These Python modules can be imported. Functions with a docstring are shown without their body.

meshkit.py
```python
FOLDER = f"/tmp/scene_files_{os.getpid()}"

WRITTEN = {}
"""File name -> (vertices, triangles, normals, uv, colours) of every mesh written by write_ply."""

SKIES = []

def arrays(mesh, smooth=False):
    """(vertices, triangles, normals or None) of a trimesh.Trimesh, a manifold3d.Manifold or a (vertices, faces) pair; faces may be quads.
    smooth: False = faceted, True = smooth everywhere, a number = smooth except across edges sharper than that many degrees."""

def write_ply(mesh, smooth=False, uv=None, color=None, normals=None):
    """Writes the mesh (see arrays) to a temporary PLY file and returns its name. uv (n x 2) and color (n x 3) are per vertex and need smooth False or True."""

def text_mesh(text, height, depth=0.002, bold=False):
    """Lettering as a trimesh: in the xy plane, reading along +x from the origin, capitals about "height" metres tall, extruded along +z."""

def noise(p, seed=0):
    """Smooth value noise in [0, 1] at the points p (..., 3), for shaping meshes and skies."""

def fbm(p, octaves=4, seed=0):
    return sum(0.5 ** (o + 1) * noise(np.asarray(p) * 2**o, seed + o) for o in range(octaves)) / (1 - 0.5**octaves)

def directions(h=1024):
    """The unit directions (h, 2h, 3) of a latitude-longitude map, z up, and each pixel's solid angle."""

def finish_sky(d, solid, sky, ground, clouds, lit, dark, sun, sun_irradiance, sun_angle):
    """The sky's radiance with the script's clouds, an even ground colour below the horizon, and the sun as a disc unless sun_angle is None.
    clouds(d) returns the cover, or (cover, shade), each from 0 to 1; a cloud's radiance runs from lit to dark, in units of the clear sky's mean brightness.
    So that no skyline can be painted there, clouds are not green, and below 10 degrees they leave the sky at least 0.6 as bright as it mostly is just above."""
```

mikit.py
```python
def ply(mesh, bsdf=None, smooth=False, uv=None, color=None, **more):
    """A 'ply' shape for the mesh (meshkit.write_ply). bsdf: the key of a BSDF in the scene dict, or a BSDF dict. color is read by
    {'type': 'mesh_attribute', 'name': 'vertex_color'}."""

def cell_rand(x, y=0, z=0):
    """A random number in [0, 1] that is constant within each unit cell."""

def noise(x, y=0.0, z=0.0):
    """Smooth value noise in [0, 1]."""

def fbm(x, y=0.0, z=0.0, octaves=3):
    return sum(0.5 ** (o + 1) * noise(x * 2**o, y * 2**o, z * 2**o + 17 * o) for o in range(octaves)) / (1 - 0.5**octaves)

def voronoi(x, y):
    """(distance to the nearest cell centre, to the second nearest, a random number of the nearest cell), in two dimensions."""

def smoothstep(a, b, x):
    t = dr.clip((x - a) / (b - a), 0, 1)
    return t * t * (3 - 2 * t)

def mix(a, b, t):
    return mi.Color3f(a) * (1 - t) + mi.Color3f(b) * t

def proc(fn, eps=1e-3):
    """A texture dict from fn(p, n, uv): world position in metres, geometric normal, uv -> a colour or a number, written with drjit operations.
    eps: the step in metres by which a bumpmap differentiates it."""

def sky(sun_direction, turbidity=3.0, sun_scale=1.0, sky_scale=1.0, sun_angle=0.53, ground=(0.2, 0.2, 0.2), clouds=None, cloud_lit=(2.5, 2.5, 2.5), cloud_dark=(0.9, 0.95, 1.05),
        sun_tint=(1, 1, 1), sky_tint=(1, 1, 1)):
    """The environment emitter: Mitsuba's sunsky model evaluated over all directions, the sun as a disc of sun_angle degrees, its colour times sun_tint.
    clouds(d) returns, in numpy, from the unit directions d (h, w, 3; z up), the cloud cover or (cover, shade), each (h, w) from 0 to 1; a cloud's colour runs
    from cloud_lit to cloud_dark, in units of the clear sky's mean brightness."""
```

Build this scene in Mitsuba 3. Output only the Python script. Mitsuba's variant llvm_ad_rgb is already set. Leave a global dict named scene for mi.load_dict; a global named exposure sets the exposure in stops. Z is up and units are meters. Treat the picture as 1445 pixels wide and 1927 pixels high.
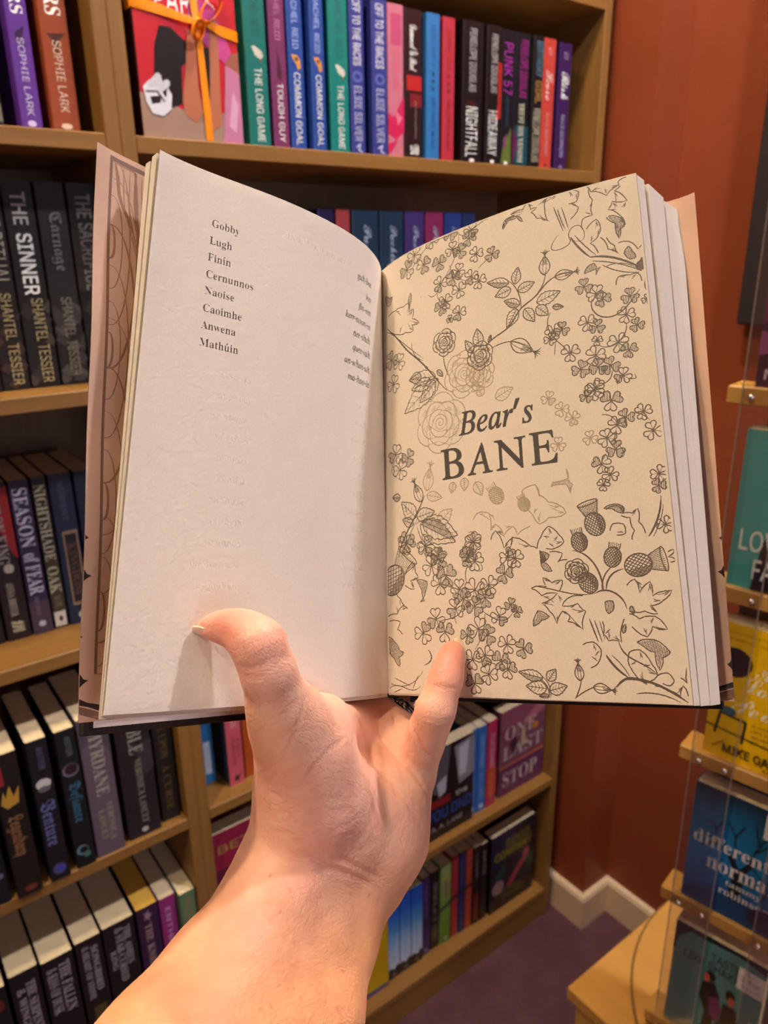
import math, random, glob
import numpy as np, trimesh, shapely, mitsuba as mi, drjit as dr, mikit, meshkit
from shapely import affinity
from shapely.geometry import Polygon, LineString, Point, box as sbox
from PIL import Image, ImageDraw, ImageFont
from scipy.interpolate import CubicSpline
T = mi.ScalarTransform4f
random.seed(7); rng = np.random.default_rng(7)
scene, labels = {}, {}

# ---------------------------------------------------------------- camera, lamps, exposure
exposure = 0.72
CAM = np.array([0.0, 0.0, 1.678])
FWD = np.array([0.56508, 0.75906, -0.32327]); UP = np.array([0.20506, 0.25032, 0.94620])
scene['camera'] = {'type': 'thinlens', 'fov': 54.143, 'fov_axis': 'x', 'aperture_radius': 0.0008, 'focus_distance': 0.30,
                   'near_clip': 0.01, 'to_world': T().look_at(origin=CAM.tolist(), target=(CAM + FWD).tolist(), up=UP.tolist())}
CEIL = 2.90
WARM = np.array([1.0, 0.78, 0.52]); SOFT = np.array([1.0, 0.97, 1.03])
# (x, y, radius, strength, tint) of the ceiling downlights
LAMPS = [(0.78, 0.72, 0.05, 420, WARM), (-0.22, 0.56, 0.05, 400, WARM), (-0.75, 0.05, 0.05, 400, np.array([1.0, 0.84, 0.64])), (1.02, 0.05, 0.05, 560, SOFT)]
WINDOW = (1.75, np.array([0.95, 0.95, 1.08]))

# ---------------------------------------------------------------- helpers
def lin(h):
    c = np.array([int(h[i:i + 2], 16) for i in (1, 3, 5)]) / 255
    return np.where(c < 0.04045, c / 12.92, ((c + 0.055) / 1.055) ** 2.4)
ILL = np.array([1.12, 1.0, 0.88]); CG = 1.0
def C(h, g=1.0):                      # the paint whose look under the shop's warm lamps is h
    return np.clip(lin(h) / ILL * g * CG, 0.004, 0.9)
def unique(name):
    if name not in labels and name not in scene and not any(k.startswith(name + '__') for k in scene): return name
    i = 1
    while True:
        k = f'{name}_{i:03d}'
        if k not in labels and k not in scene and not any(q.startswith(k + '__') for q in scene): return k
        i += 1
_used = set()
def name(base, parent=None):
    k = (parent + '__' + base) if parent else base
    q, i = k, 1
    while q in _used:
        q = f'{k}_{i:03d}'; i += 1
    _used.add(q); return q
def add(key, mesh, bsdf, smooth=False, color=None, uv=None, to_world=None):
    d = mikit.ply(mesh, bsdf, smooth=smooth, color=color, uv=uv)
    if to_world is not None: d['to_world'] = T(np.asarray(to_world, float))
    scene[key] = d; return key
def tag(key, label, cat, group=None, kind=None):
    labels[key] = {'label': label, 'category': cat}
    if group: labels[key]['group'] = group
    if kind: labels[key]['kind'] = kind
def struct(base, mesh, bsdf, smooth=False, label=None):
    k = name(base); add(k, mesh, bsdf, smooth); labels[k] = {'kind': 'structure'}
    if label: labels[k]['label'] = label
    return k
def bx(x0, x1, y0, y1, z0, z1, c=0.0):
    if c <= 0:
        return trimesh.creation.box(bounds=[[x0, y0, z0], [x1, y1, z1]])
    p = []
    for i in range(3):
        cc = [c, c, c]; cc[i] = 0
        for sx in (0, 1):
            for sy in (0, 1):
                for sz in (0, 1):
                    p.append([[x0 + cc[0], x1 - cc[0]][sx], [y0 + cc[1], y1 - cc[1]][sy], [z0 + cc[2], z1 - cc[2]][sz]])
    return trimesh.convex.convex_hull(np.array(p))
def cat(*m): return trimesh.util.concatenate(list(m))
def flatcol(mesh, col): return np.tile(np.asarray(col, float), (len(mesh.vertices), 1))
def tube(pts, r, n=8, closed=False):
    pts = np.asarray(pts, float); r = np.broadcast_to(r, len(pts))
    t = np.gradient(pts, axis=0); t /= np.linalg.norm(t, axis=1, keepdims=True)
    a = np.cross(t, [0.3, 0.5, 0.81]); a /= np.linalg.norm(a, axis=1, keepdims=True); b = np.cross(t, a)
    th = np.arange(n) * 2 * np.pi / n
    v = (pts[:, None] + r[:, None, None] * (np.cos(th)[None, :, None] * a[:, None] + np.sin(th)[None, :, None] * b[:, None])).reshape(-1, 3)
    f = []
    m = len(pts)
    for i in range(m - 1):
        for j in range(n):
            p, q = i * n + j, i * n + (j + 1) % n
            f += [[p, q, q + n], [p, q + n, p + n]]
    v = np.vstack([v, pts[:1], pts[-1:]])
    for j in range(n):
        f += [[m * n, (j + 1) % n, j], [m * n + 1, (m - 1) * n + j, (m - 1) * n + (j + 1) % n]]
    return trimesh.Trimesh(v, f, process=False)
def band(pts, side, width, thick):      # a flat ribbon along pts, its width along the vectors side
    pts = np.asarray(pts, float); side = np.broadcast_to(np.asarray(side, float), pts.shape)
    side = side / np.linalg.norm(side, axis=1, keepdims=True)
    t = np.gradient(pts, axis=0); nn = np.cross(t, side); nn /= np.linalg.norm(nn, axis=1, keepdims=True) + 1e-12
    w = np.broadcast_to(width, len(pts))[:, None] / 2; h = thick / 2
    v = np.stack([pts - side * w - nn * h, pts + side * w - nn * h, pts + side * w + nn * h, pts - side * w + nn * h], 1).reshape(-1, 3)
    f = []
    for i in range(len(pts) - 1):
        for j in range(4):
            p, q = i * 4 + j, i * 4 + (j + 1) % 4
            f += [[p, q, q + 4], [p, q + 4, p + 4]]
    e = (len(pts) - 1) * 4
    f += [[0, 2, 1], [0, 3, 2], [e, e + 1, e + 2], [e, e + 2, e + 3]]
    return trimesh.Trimesh(v, f, process=False)

# lettering: glyph outlines from the installed interface fonts
FD = glob.glob('/opt/blender-*/*/datafiles/fonts/')[0]
def _map(s, up, lo, special={}):
    o = ''
    for ch in s:
        if ch in special: o += special[ch]
        elif 'A' <= ch <= 'Z' and up: o += chr(up + ord(ch) - 65)
        elif 'a' <= ch <= 'z' and lo: o += chr(lo + ord(ch) - 97)
        else: o += ch
    return o
STY = {'sym': ('Noto Sans CJK Regular.woff2', 0, 0), 'sans': ('Inter.woff2', 0, 0), 'bold': ('Inter.woff2', 0, 0), 'thin': ('NotoSansMath-Regular.woff2', 0, 0), 'serif': ('NotoSansMath-Regular.woff2', 0x1D400, 0x1D41A),
       'italic': ('NotoSansMath-Regular.woff2', 0x1D434, 0x1D44E), 'script': ('NotoSansMath-Regular.woff2', 0x1D4D0, 0x1D4EA), 'black': ('NotoSansMath-Regular.woff2', 0x1D56C, 0x1D586)}
_fonts, _text = {}, {}
def lettering(text, style='sans', px=56, grow=0.0):
    """The text as a shapely shape: capitals 1 high, from x = 0, baseline y = 0."""
    key = (text, style, px, grow)
    if key in _text: return _text[key]
    fn, up, lo = STY[style]
    if (fn, px) not in _fonts: _fonts[fn, px] = ImageFont.truetype(FD + fn, px)
    font = _fonts[fn, px]
    s = _map(text, up, lo, {'h': '\u210e'} if style == 'italic' else {})
    if style in ('serif', 'italic'):
        s = s.replace('\u00fa', chr(0x1D41A + 20)).replace('\u00ed', '\U0001D6A4' if style == 'italic' else chr(0x1D41A + 8))
    sw = max(1, px // 50) if style == 'bold' else 0
    x0, y0, x1, y1 = font.getbbox(s, anchor='ls', stroke_width=sw)
    im = Image.new('L', (x1 - x0 + 8, y1 - y0 + 8))
    ImageDraw.Draw(im).text((4 - x0, 4 - y0), s, 255, font, anchor='ls', stroke_width=sw)
    on = np.pad(np.asarray(im) > 127, ((0, 0), (1, 1))).astype(np.int8)
    rows, starts = np.nonzero(np.diff(on, axis=1) == 1); ends = np.nonzero(np.diff(on, axis=1) == -1)[1]
    cap = px * 0.72
    sh = shapely.union_all(shapely.box(starts, -rows - 1, ends, -rows)).buffer(0.6).buffer(-0.6).simplify(0.65)
    if grow: sh = sh.buffer(grow * cap)
    sh = affinity.affine_transform(sh, [1 / cap, 0, 0, 1 / cap, -4 / cap, (4 - y0) / cap])
    _text[key] = sh; return sh
def polys(g):
    return [p for p in getattr(g, 'geoms', [g]) if p.geom_type == 'Polygon' and p.area > 0]

class Print:                              # flat print: coloured shapes in (a, b), each layer a hair above the last
    def __init__(s): s.v, s.f, s.c, s.n, s.l = [], [], [], 0, 1
    def shape(s, g, col, layer=None):
        s.l = s.l + 1 if layer is None else layer
        for p in polys(g):
            v, f = trimesh.creation.triangulate_polygon(p, engine='earcut')
            s.raw(v, f, col)
    def raw(s, v, f, col):
        v = np.asarray(v, float)
        cc = np.array([col(a, b) for a, b in v]) if callable(col) else np.tile(np.asarray(col, float), (len(v), 1))
        s.v.append(np.column_stack([v, np.full(len(v), s.l)])); s.f.append(np.asarray(f) + s.n); s.c.append(cc); s.n += len(v)
    def fit(s, text, style, a0, b0, a1, b1, col, vertical=False, grow=0.0, px=56):
        """text stretched to the box a0..a1, b0..b1; vertical: reads downwards, letter tops to the right"""
        g = lettering(text, style, px, grow); x0, y0, x1, y1 = g.bounds
        if vertical:
            sx, sy = (b1 - b0) / (x1 - x0), (a1 - a0) / (y1 - y0)
            g = affinity.affine_transform(g, [0, sy, -sx, 0, a0 - y0 * sy, b1 + x0 * sx])
        else:
            sx, sy = (a1 - a0) / (x1 - x0), (b1 - b0) / (y1 - y0)
            g = affinity.affine_transform(g, [sx, 0, 0, sy, a0 - x0 * sx, b0 - y0 * sy])
        s.shape(g, col)
    def mesh(s, place, eps=0.00012):
        if not s.v: return None, None
        v = np.vstack(s.v); return trimesh.Trimesh(place(v[:, 0], v[:, 1], v[:, 2] * eps), np.vstack(s.f), process=False), np.clip(np.vstack(s.c), 0.003, 0.95)

# ---------------------------------------------------------------- materials
def two(d): return {'type': 'twosided', 'b': d}
def pr(col, rough=0.6, **k):
    c = {'type': 'rgb', 'value': list(map(float, col))} if not isinstance(col, dict) else col
    return two({'type': 'principled', 'base_color': c, 'roughness': rough, 'specular': k.pop('spec', 0.4), **k})
VC = {'type': 'mesh_attribute', 'name': 'vertex_color'}
scene['print_matt'] = pr(VC, 0.55, spec=0.35)
scene['print_gloss'] = pr(VC, 0.33, spec=0.5)
def wood(axis, a, b, sc=1.0):
    def fn(p, n, uv):
        q = [p.x, p.y, p.z]
        l = q[axis]; o = [q[i] for i in range(3) if i != axis]
        g = mikit.fbm(o[0] * 130 * sc, o[1] * 130 * sc, l * 4 * sc, octaves=4)
        h = mikit.noise(o[0] * 600 * sc, o[1] * 600 * sc, l * 16 * sc)
        w = mikit.noise(o[0] * 9, o[1] * 9, l * 2.2)
        t = dr.clip(0.25 + 0.75 * g + 0.30 * (h - 0.5) + 0.35 * (w - 0.5), 0, 1)
        return mikit.mix(b, a, t)
    return mikit.proc(fn)
scene['oak_along'] = pr(wood(0, (0.258, 0.128, 0.032), (0.150, 0.071, 0.016)), 0.42)
scene['oak_upright'] = pr(wood(2, (0.248, 0.123, 0.032), (0.150, 0.071, 0.017)), 0.45)
scene['oak_deep'] = pr(wood(1, (0.248, 0.123, 0.032), (0.150, 0.071, 0.017)), 0.45)
scene['back_board'] = pr(wood(2, (0.16, 0.09, 0.05), (0.10, 0.055, 0.03)), 0.6)
scene['maple'] = pr(wood(1, (0.62, 0.32, 0.075), (0.52, 0.25, 0.052), 0.5), 0.38)
scene['maple_edge'] = pr(wood(0, (0.60, 0.32, 0.08), (0.48, 0.25, 0.055), 0.5), 0.38)
def paint(p, n, uv):
    return mikit.mix((0.215, 0.043, 0.0145), (0.25, 0.052, 0.018), mikit.fbm(p.x * 9, p.y * 9, p.z * 9, octaves=3))
scene['terracotta_paint'] = pr(mikit.proc(paint), 0.5, spec=0.35)
def carpet(p, n, uv):
    t = mikit.noise(p.x * 420, p.y * 420, p.z * 50); s = mikit.fbm(p.x * 22, p.y * 22, 0.0, octaves=3)
    return mikit.mix((0.060, 0.026, 0.034), (0.128, 0.058, 0.070), dr.clip(0.55 * t + 0.6 * s - 0.1, 0, 1))
scene['carpet'] = pr(mikit.proc(carpet), 0.95, spec=0.1)
scene['ceiling_paint'] = pr((0.45, 0.40, 0.36), 0.8)
scene['plain_wall'] = pr((0.40, 0.22, 0.15), 0.7)
scene['cream_gloss'] = pr((0.66, 0.50, 0.33), 0.3)
scene['black_board'] = pr((0.022, 0.016, 0.016), 0.5)
scene['metal'] = two({'type': 'roughconductor', 'material': 'Al', 'alpha': 0.18})
scene['acrylic'] = {'type': 'thindielectric', 'int_ior': 1.49, 'specular_transmittance': 0.93}
scene['acrylic_edge'] = pr((0.30, 0.22, 0.16), 0.2)
scene['lamp_rim'] = pr((0.75, 0.73, 0.70), 0.35)
def leafs(p, n, uv):
    t = mikit.noise(uv.x * 90, uv.y * 0.7, 3.0)
    return mikit.mix((0.62, 0.50, 0.34), (0.80, 0.68, 0.50), t)
scene['page_edges'] = pr(mikit.proc(leafs), 0.8, spec=0.15)
# ---------------------------------------------------------------- the setting
XW, XP, YP, YB = 1.415, 1.315, 0.925, 1.285
struct('floor', bx(-2.6, XW + 0.1, -2.6, YB + 0.1, -0.05, 0.0), 'carpet')
struct('ceiling', bx(-2.6, XW + 0.1, -2.6, YB + 0.1, CEIL, CEIL + 0.05), 'ceiling_paint')
struct('wall_right', bx(XW, XW + 0.1, -2.6, YB + 0.1, 0, CEIL), 'terracotta_paint')
struct('wall_pilaster', bx(XP, XW, YP, YB, 0, CEIL), 'terracotta_paint')
struct('wall_back', bx(-2.6, XP, YB, YB + 0.1, 0, CEIL), 'terracotta_paint')
struct('wall_left', bx(-2.7, -2.6, -2.6, YB + 0.1, 0, CEIL), 'plain_wall')
struct('wall_front', bx(-2.6, XW + 0.1, -2.7, -2.6, 0, CEIL), 'plain_wall')
def skirt(prof, x0, y0, x1, y1, nx, ny):
    """a skirting board along a wall line, profile (out, up), mitred by overrunning ends"""
    p = np.array(prof); n = len(p); a = np.array([x0, y0]); b = np.array([x1, y1]); o = np.array([nx, ny])
    d = (b - a) / np.linalg.norm(b - a)
    v = [[*(e + o * q[0] + d * s * q[0]), q[1]] for e, s in ((a, SK[0]), (b, SK[1])) for q in p]
    f = []
    for i in range(n):
        j = (i + 1) % n; f += [[i, j, j + n], [i, j + n, i + n]]
    f += [[0, i + 1, i] for i in range(1, n - 1)] + [[n, n + i, n + i + 1] for i in range(1, n - 1)]
    m = trimesh.Trimesh(v, f, process=False); m.fix_normals(); return m
prof = [(0, 0), (0.016, 0), (0.016, 0.088), (0.012, 0.097), (0.004, 0.1), (0, 0.1)]
SK = (0, 1); struct('baseboard_right', skirt(prof, XP, YB - 0.005, XP, YP, -1, 0), 'cream_gloss')
SK = (-1, -1); struct('baseboard_pilaster', skirt(prof, XP, YP, XW, YP, 0, -1), 'cream_gloss')
SK = (1, 0); struct('baseboard_right', skirt(prof, XW, YP, XW, -2.58, -1, 0), 'cream_gloss')

for i, (x, y, r, s, t) in enumerate(LAMPS):
    k = name('ceiling_downlight')
    ring = trimesh.creation.annulus(r_min=r, r_max=r + 0.018, height=0.012, sections=40); ring.apply_translation([x, y, CEIL - 0.006])
    add(k + '__rim', ring, 'lamp_rim')
    dk = trimesh.creation.cylinder(radius=r, height=0.004, sections=28); dk.apply_translation([x, y, CEIL - 0.003])
    add(k + '__lamp', dk, 'lamp_rim')
    scene[k + '__lamp']['emitter'] = {'type': 'area', 'radiance': {'type': 'rgb', 'value': (t * s).tolist()}}
    tag(k, ['ceiling downlight above the right-hand bookcase', 'ceiling downlight above the left-hand bookcase', 'ceiling downlight over the left of the room', 'ceiling downlight nearest the terracotta right-hand wall'][i], 'ceiling light', 'ceiling downlights')
# the shop window behind the camera: frosted daylight panes in a frame
wx0, wx1, wz0, wz1, wy = -0.45, 1.05, 0.85, 2.25, -2.6
k = name('window_1'); w = .05; xm = (wx0 + wx1) / 2
add(k, cat(bx(wx0 - w, wx0, wy, wy + .04, wz0 - w, wz1 + w), bx(wx1, wx1 + w, wy, wy + .04, wz0 - w, wz1 + w), bx(wx0, wx1, wy, wy + .04, wz0 - w, wz0), bx(wx0, wx1, wy, wy + .04, wz1, wz1 + w), bx(xm - .02, xm + .02, wy, wy + .04, wz0, wz1)), 'lamp_rim')
labels[k] = {'kind': 'structure'}
for a, b in ((wx0, xm - .02), (xm + .02, wx1)):
    q = add(name('pane', k), bx(a, b, wy + .004, wy + .012, wz0, wz1), 'lamp_rim'); scene[q]['emitter'] = {'type': 'area', 'radiance': {'type': 'rgb', 'value': (WINDOW[0] * WINDOW[1]).tolist()}}

# black screen hung on the right-hand wall
k = name('wall_screen')
add(k + '__panel', bx(1.378, 1.405, -0.35, 0.752, 1.548, 2.18, 0.003), 'black_board')
add(k + '__wall_bracket', bx(1.405, XW - .0002, -0.05, 0.45, 1.70, 2.02, 0.002), 'black_board')
tag(k, 'black flat panel hung on the terracotta wall at the right edge', 'screen')

# ---------------------------------------------------------------- two oak bookcases, side by side
SHELF = [2.105, 1.822, 1.520, 1.166, 0.810, 0.443, 0.094]     # upper faces
BT = 0.0206
def bookcase(x0, x1, label, skip=()):
    k = name('bookcase'); w = 0.0187
    for a, b in ((x0, x0 + w), (x1 - w, x1)):
        add(name('side_panel', k), bx(a, b, 1.0, 1.262, 0.0, 2.42, 0.0012), 'oak_upright')
    for z in SHELF[:-1]:
        add(name('shelf', k), bx(x0 + w, x1 - w, 1.0, 1.256, z - BT, z, 0.0014), 'oak_along')
    add(name('bottom_shelf', k), bx(x0 + w, x1 - w, 1.0, 1.256, SHELF[-1] - BT, SHELF[-1], 0.0014), 'oak_along')
    add(name('plinth', k), bx(x0 + w, x1 - w, 1.003, 1.021, 0.0, SHELF[-1] - BT, 0.001), 'oak_along')
    add(name('back_panel', k), bx(x0 + w, x1 - w, 1.256, 1.262, SHELF[-1] - BT, 2.40), 'back_board')
    add(name('top_panel', k), bx(x0 + w, x1 - w, 1.0, 1.256, 2.40, 2.42, 0.001), 'oak_along')
    tag(k, label, 'bookcase', 'oak bookcases')
    return k
bookcase(0.3543, 1.2720, 'oak bookcase right of the double upright, ending at the terracotta wall')
bookcase(-0.5600, 0.3543, 'oak bookcase at the left edge, left of the double upright')
# ---------------------------------------------------------------- books
def book(label, w, h, d, col, place, spine=(), front=(), group=None, gloss=True, base='book', page=None, side=None, cov=0.0007, category='book'):
    """a paperback: spine at y = 0 (facing -y), front cover at x = w, standing on z = 0. place: 4 x 4."""
    k = name(base); r = min(0.0022, w * 0.12); bs = 'print_gloss' if gloss else 'print_matt'
    out = [(0, d)] + [(r - r * math.cos(t), r - r * math.sin(t)) for t in np.linspace(0, math.pi / 2, 4)] + [(w - r + r * math.sin(t), r - r * math.cos(t)) for t in np.linspace(0, math.pi / 2, 4)] + [(w, d)]
    inn = [(w - cov, d), (w - cov, r), (w - r, cov * 1.5), (r, cov * 1.5), (cov, r), (cov, d)]
    m = trimesh.creation.extrude_polygon(Polygon(out + inn), h, engine='earcut')
    cc = flatcol(m, C(col))
    if side is not None:
        m = m.copy(); fn = m.face_normals; m.unmerge_vertices(); cc = np.tile(C(col), (len(m.vertices), 1))
        cc[np.repeat(m.face_normals[:, 1] < -0.5 if front else m.face_normals[:, 0] < -0.8, 3)] = C(side)
    add(k + '__cover', m, bs, False, cc, to_world=place)
    pg = bx(cov, w - cov, cov * 1.6, d - 0.002, 0.0006, h - 0.0006)
    add(k + '__pages', pg, 'print_matt', False, flatcol(pg, page if page is not None else (0.78, 0.63, 0.40)), to_world=place)
    for items, fw, pl, nm in ((spine, w, lambda a, b, e: np.column_stack([a, -e, b]), 'spine_print'), (front, d, lambda a, b, e: np.column_stack([w + e, a, b]), 'cover_print')):
        if not items: continue
        P = Print()
        for it in items:
            t = it[0]
            if t == 't':      # text: string, style, t0, t1 from the top (spine) , across a0..a1, colour
                _, s, sty, t0, t1, a0, a1, c = it[:8]
                P.fit(s, sty, a0 * fw, h * (1 - t1), a1 * fw, h * (1 - t0), C(c), vertical=True, grow=it[8] if len(it) > 8 else 0)
            elif t == 'h':    # horizontal text: string, style, a0, a1, b0, b1 fractions, colour
                _, s, sty, a0, a1, b0, b1, c = it[:8]
                P.fit(s, sty, a0 * fw, b0 * h, a1 * fw, b1 * h, C(c), grow=it[8] if len(it) > 8 else 0, px=72)
            elif t == 'r':
                P.shape(sbox(it[1] * fw, it[3] * h, it[2] * fw, it[4] * h), C(it[5]))
            elif t == 'e':
                g = affinity.scale(Point(0, 0).buffer(1, 8), it[3] * fw, it[4] * h)
                if len(it) > 6: g = affinity.rotate(g, it[6])
                P.shape(affinity.translate(g, it[1] * fw, it[2] * h), C(it[5]))
            elif t == 'p':
                g = Polygon([(a * fw, b * h) for a, b in it[1]])
                P.shape(g if g.is_valid else g.buffer(0), C(it[2]))
            elif t == 'l':
                P.shape(LineString([(a * fw, b * h) for a, b in it[1]]).buffer(it[2] * fw, 4), C(it[3]))
            elif t == 'g':    # vertical gradient strip: a0, a1, [(b, colour), ...]
                _, a0, a1, st = it; bb = [q[0] * h for q in st]; cs = np.array([C(q[1]) for q in st]); P.l += 1
                ys = np.linspace(bb[0], bb[-1], 24); v = [(x, y) for y in ys for x in (a0 * fw, a1 * fw)]
                f = [q for i in range(23) for q in ([2 * i, 2 * i + 1, 2 * i + 3], [2 * i, 2 * i + 3, 2 * i + 2])]
                P.raw(v, f, lambda a, b: [np.interp(b, bb, cs[:, j]) for j in range(3)])
        mesh, col_ = P.mesh(pl)
        add(k + '__' + nm, mesh, bs, False, col_, to_world=place)
    tag(k, label, category, group)
    return k
def at(x, y, z, rot=0.0, lean=0.0):
    c, s = math.cos(rot), math.sin(rot); M = np.eye(4); M[:3, 0] = [c, s, 0]; M[:3, 1] = [-s, c, 0]; M[:3, 3] = [x, y, z]
    if lean:
        R = np.eye(4); R[:3, :3] = trimesh.transformations.rotation_matrix(lean, [0, 1, 0])[:3, :3]; M = M @ R
    return M
def faceout(x, yfront, z, w, lean=0.0):    # cover towards the room, spine at the left
    M = np.eye(4); M[:3, 0] = [0, -1, 0]; M[:3, 1] = [1, 0, 0]; M[:3, 3] = [x, yfront + w, z]
    if lean:
        R = trimesh.transformations.rotation_matrix(lean, [0, 1, 0]); M = M @ R
    return M
ZA, ZB, ZC, ZD, ZE, ZF = SHELF[1:]
W = '#f2eade'

# upper left shelf
g = 'books on the upper left shelf'
book('black book leaning into the left edge, before the purple spine on the upper left shelf', 0.034, 0.205, 0.13, '#161012', at(0.196, 1.022, ZA), [('r', .35, .95, .03, .12, '#6b6350')], group=g)
book('purple book with white lettering on the upper left shelf', 0.024, 0.212, 0.13, '#5d2f85', at(0.247, 1.02, ZA), [('t', 'KERS', 'serif', .22, .45, .25, .8, W), ('p', [(.3, .46), (.75, .5), (.6, .43), (.75, .4), (.35, .42)], '#33193f'), ('t', 'SOPHIE LARK', 'sans', .56, .93, .36, .66, '#c9b6d6'), ('e', .5, .03, .2, .015, '#c9b6d6')], group=g)
book('brick orange book with white lettering, last on the upper left shelf before the upright', 0.032, 0.212, 0.13, '#93401f', at(0.282, 1.02, ZA), [('t', 'KERS', 'serif', .20, .43, .25, .8, W), ('p', [(.2, .48), (.85, .49), (.62, .45), (.5, .38), (.38, .45)], '#4a2313'), ('t', 'SOPHIE LARK', 'sans', .55, .90, .36, .66, '#d8b79d'), ('e', .5, .03, .2, .015, '#d8b79d')], group=g)

# upper right shelf: the face-out book tied with ribbon, then the row of spines
g = 'books on the upper right shelf'
sk = '#b5694a'
tied = book('face-out red romance with a lying reader on its cover, tied with orange ribbon', 0.026, 0.208, 0.136, '#c2202c', faceout(0.386, 1.006, ZA, 0.026), (),
     [('h', 'PARKS', 'sans', .22, .80, .665, .83, '#f0e2dc'), ('r', 0, 1, 0, .17, '#9a7460'), ('p', [(0, .12), (0, .24), (.3, .2), (.55, .1), (1, .16), (1, 0), (0, 0)], '#a27e69'),
      ('p', [(.14, .30), (.18, .50), (.24, .60), (.34, .60), (.52, .52), (.50, .44), (.42, .40), (.40, .20), (.30, .17)], '#17100f'),
      ('p', [(.62, .68), (.75, .74), (.86, .62), (.94, .50), (.88, .44), (.74, .50), (.64, .56)], '#c04680'), ('e', .66, .71, .14, .055, '#b03a77'),
      ('p', [(.60, .52), (.78, .52), (.74, .22), (.62, .22)], '#1a1211'),
      ('p', [(.50, .60), (.58, .60), (.57, .30), (.60, .16), (.52, .10), (.42, .14), (.40, .22), (.46, .40)], sk), ('p', [(.72, .66), (.80, .68), (.80, .48), (.78, .10), (.68, .06), (.66, .12), (.70, .40)], sk),
      ('p', [(.80, .06), (.84, .30), (.86, .44), (1, .40), (1, 0), (.78, 0)], '#bf7590'), ('p', [(.86, .44), (.92, .50), (1, .52), (1, .40)], '#9c5a45'), ('p', [(.86, .10), (.92, .30), (.97, .22), (.93, .06)], '#d79bb0'),
      ('p', [(.03, .27), (.10, .31), (.17, .28), (.24, .22), (.26, .28), (.30, .24), (.28, .16), (.20, .12), (.10, .13), (.05, .19)], '#d9d2d4'), ('p', [(.09, .22), (.20, .23), (.18, .19), (.10, .18)], '#221a1a'), ('l', [(.06, .245), (.16, .25), (.22, .2)], .008, '#221a1a'), ('l', [(.12, .29), (.18, .33), (.2, .27), (.26, .3)], .03, '#c9c2c4')], group=g, side='#3a1016')
scene['satin_orange'] = pr(C('#e8830f', 1.15), 0.35, sheen=0.4)
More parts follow.
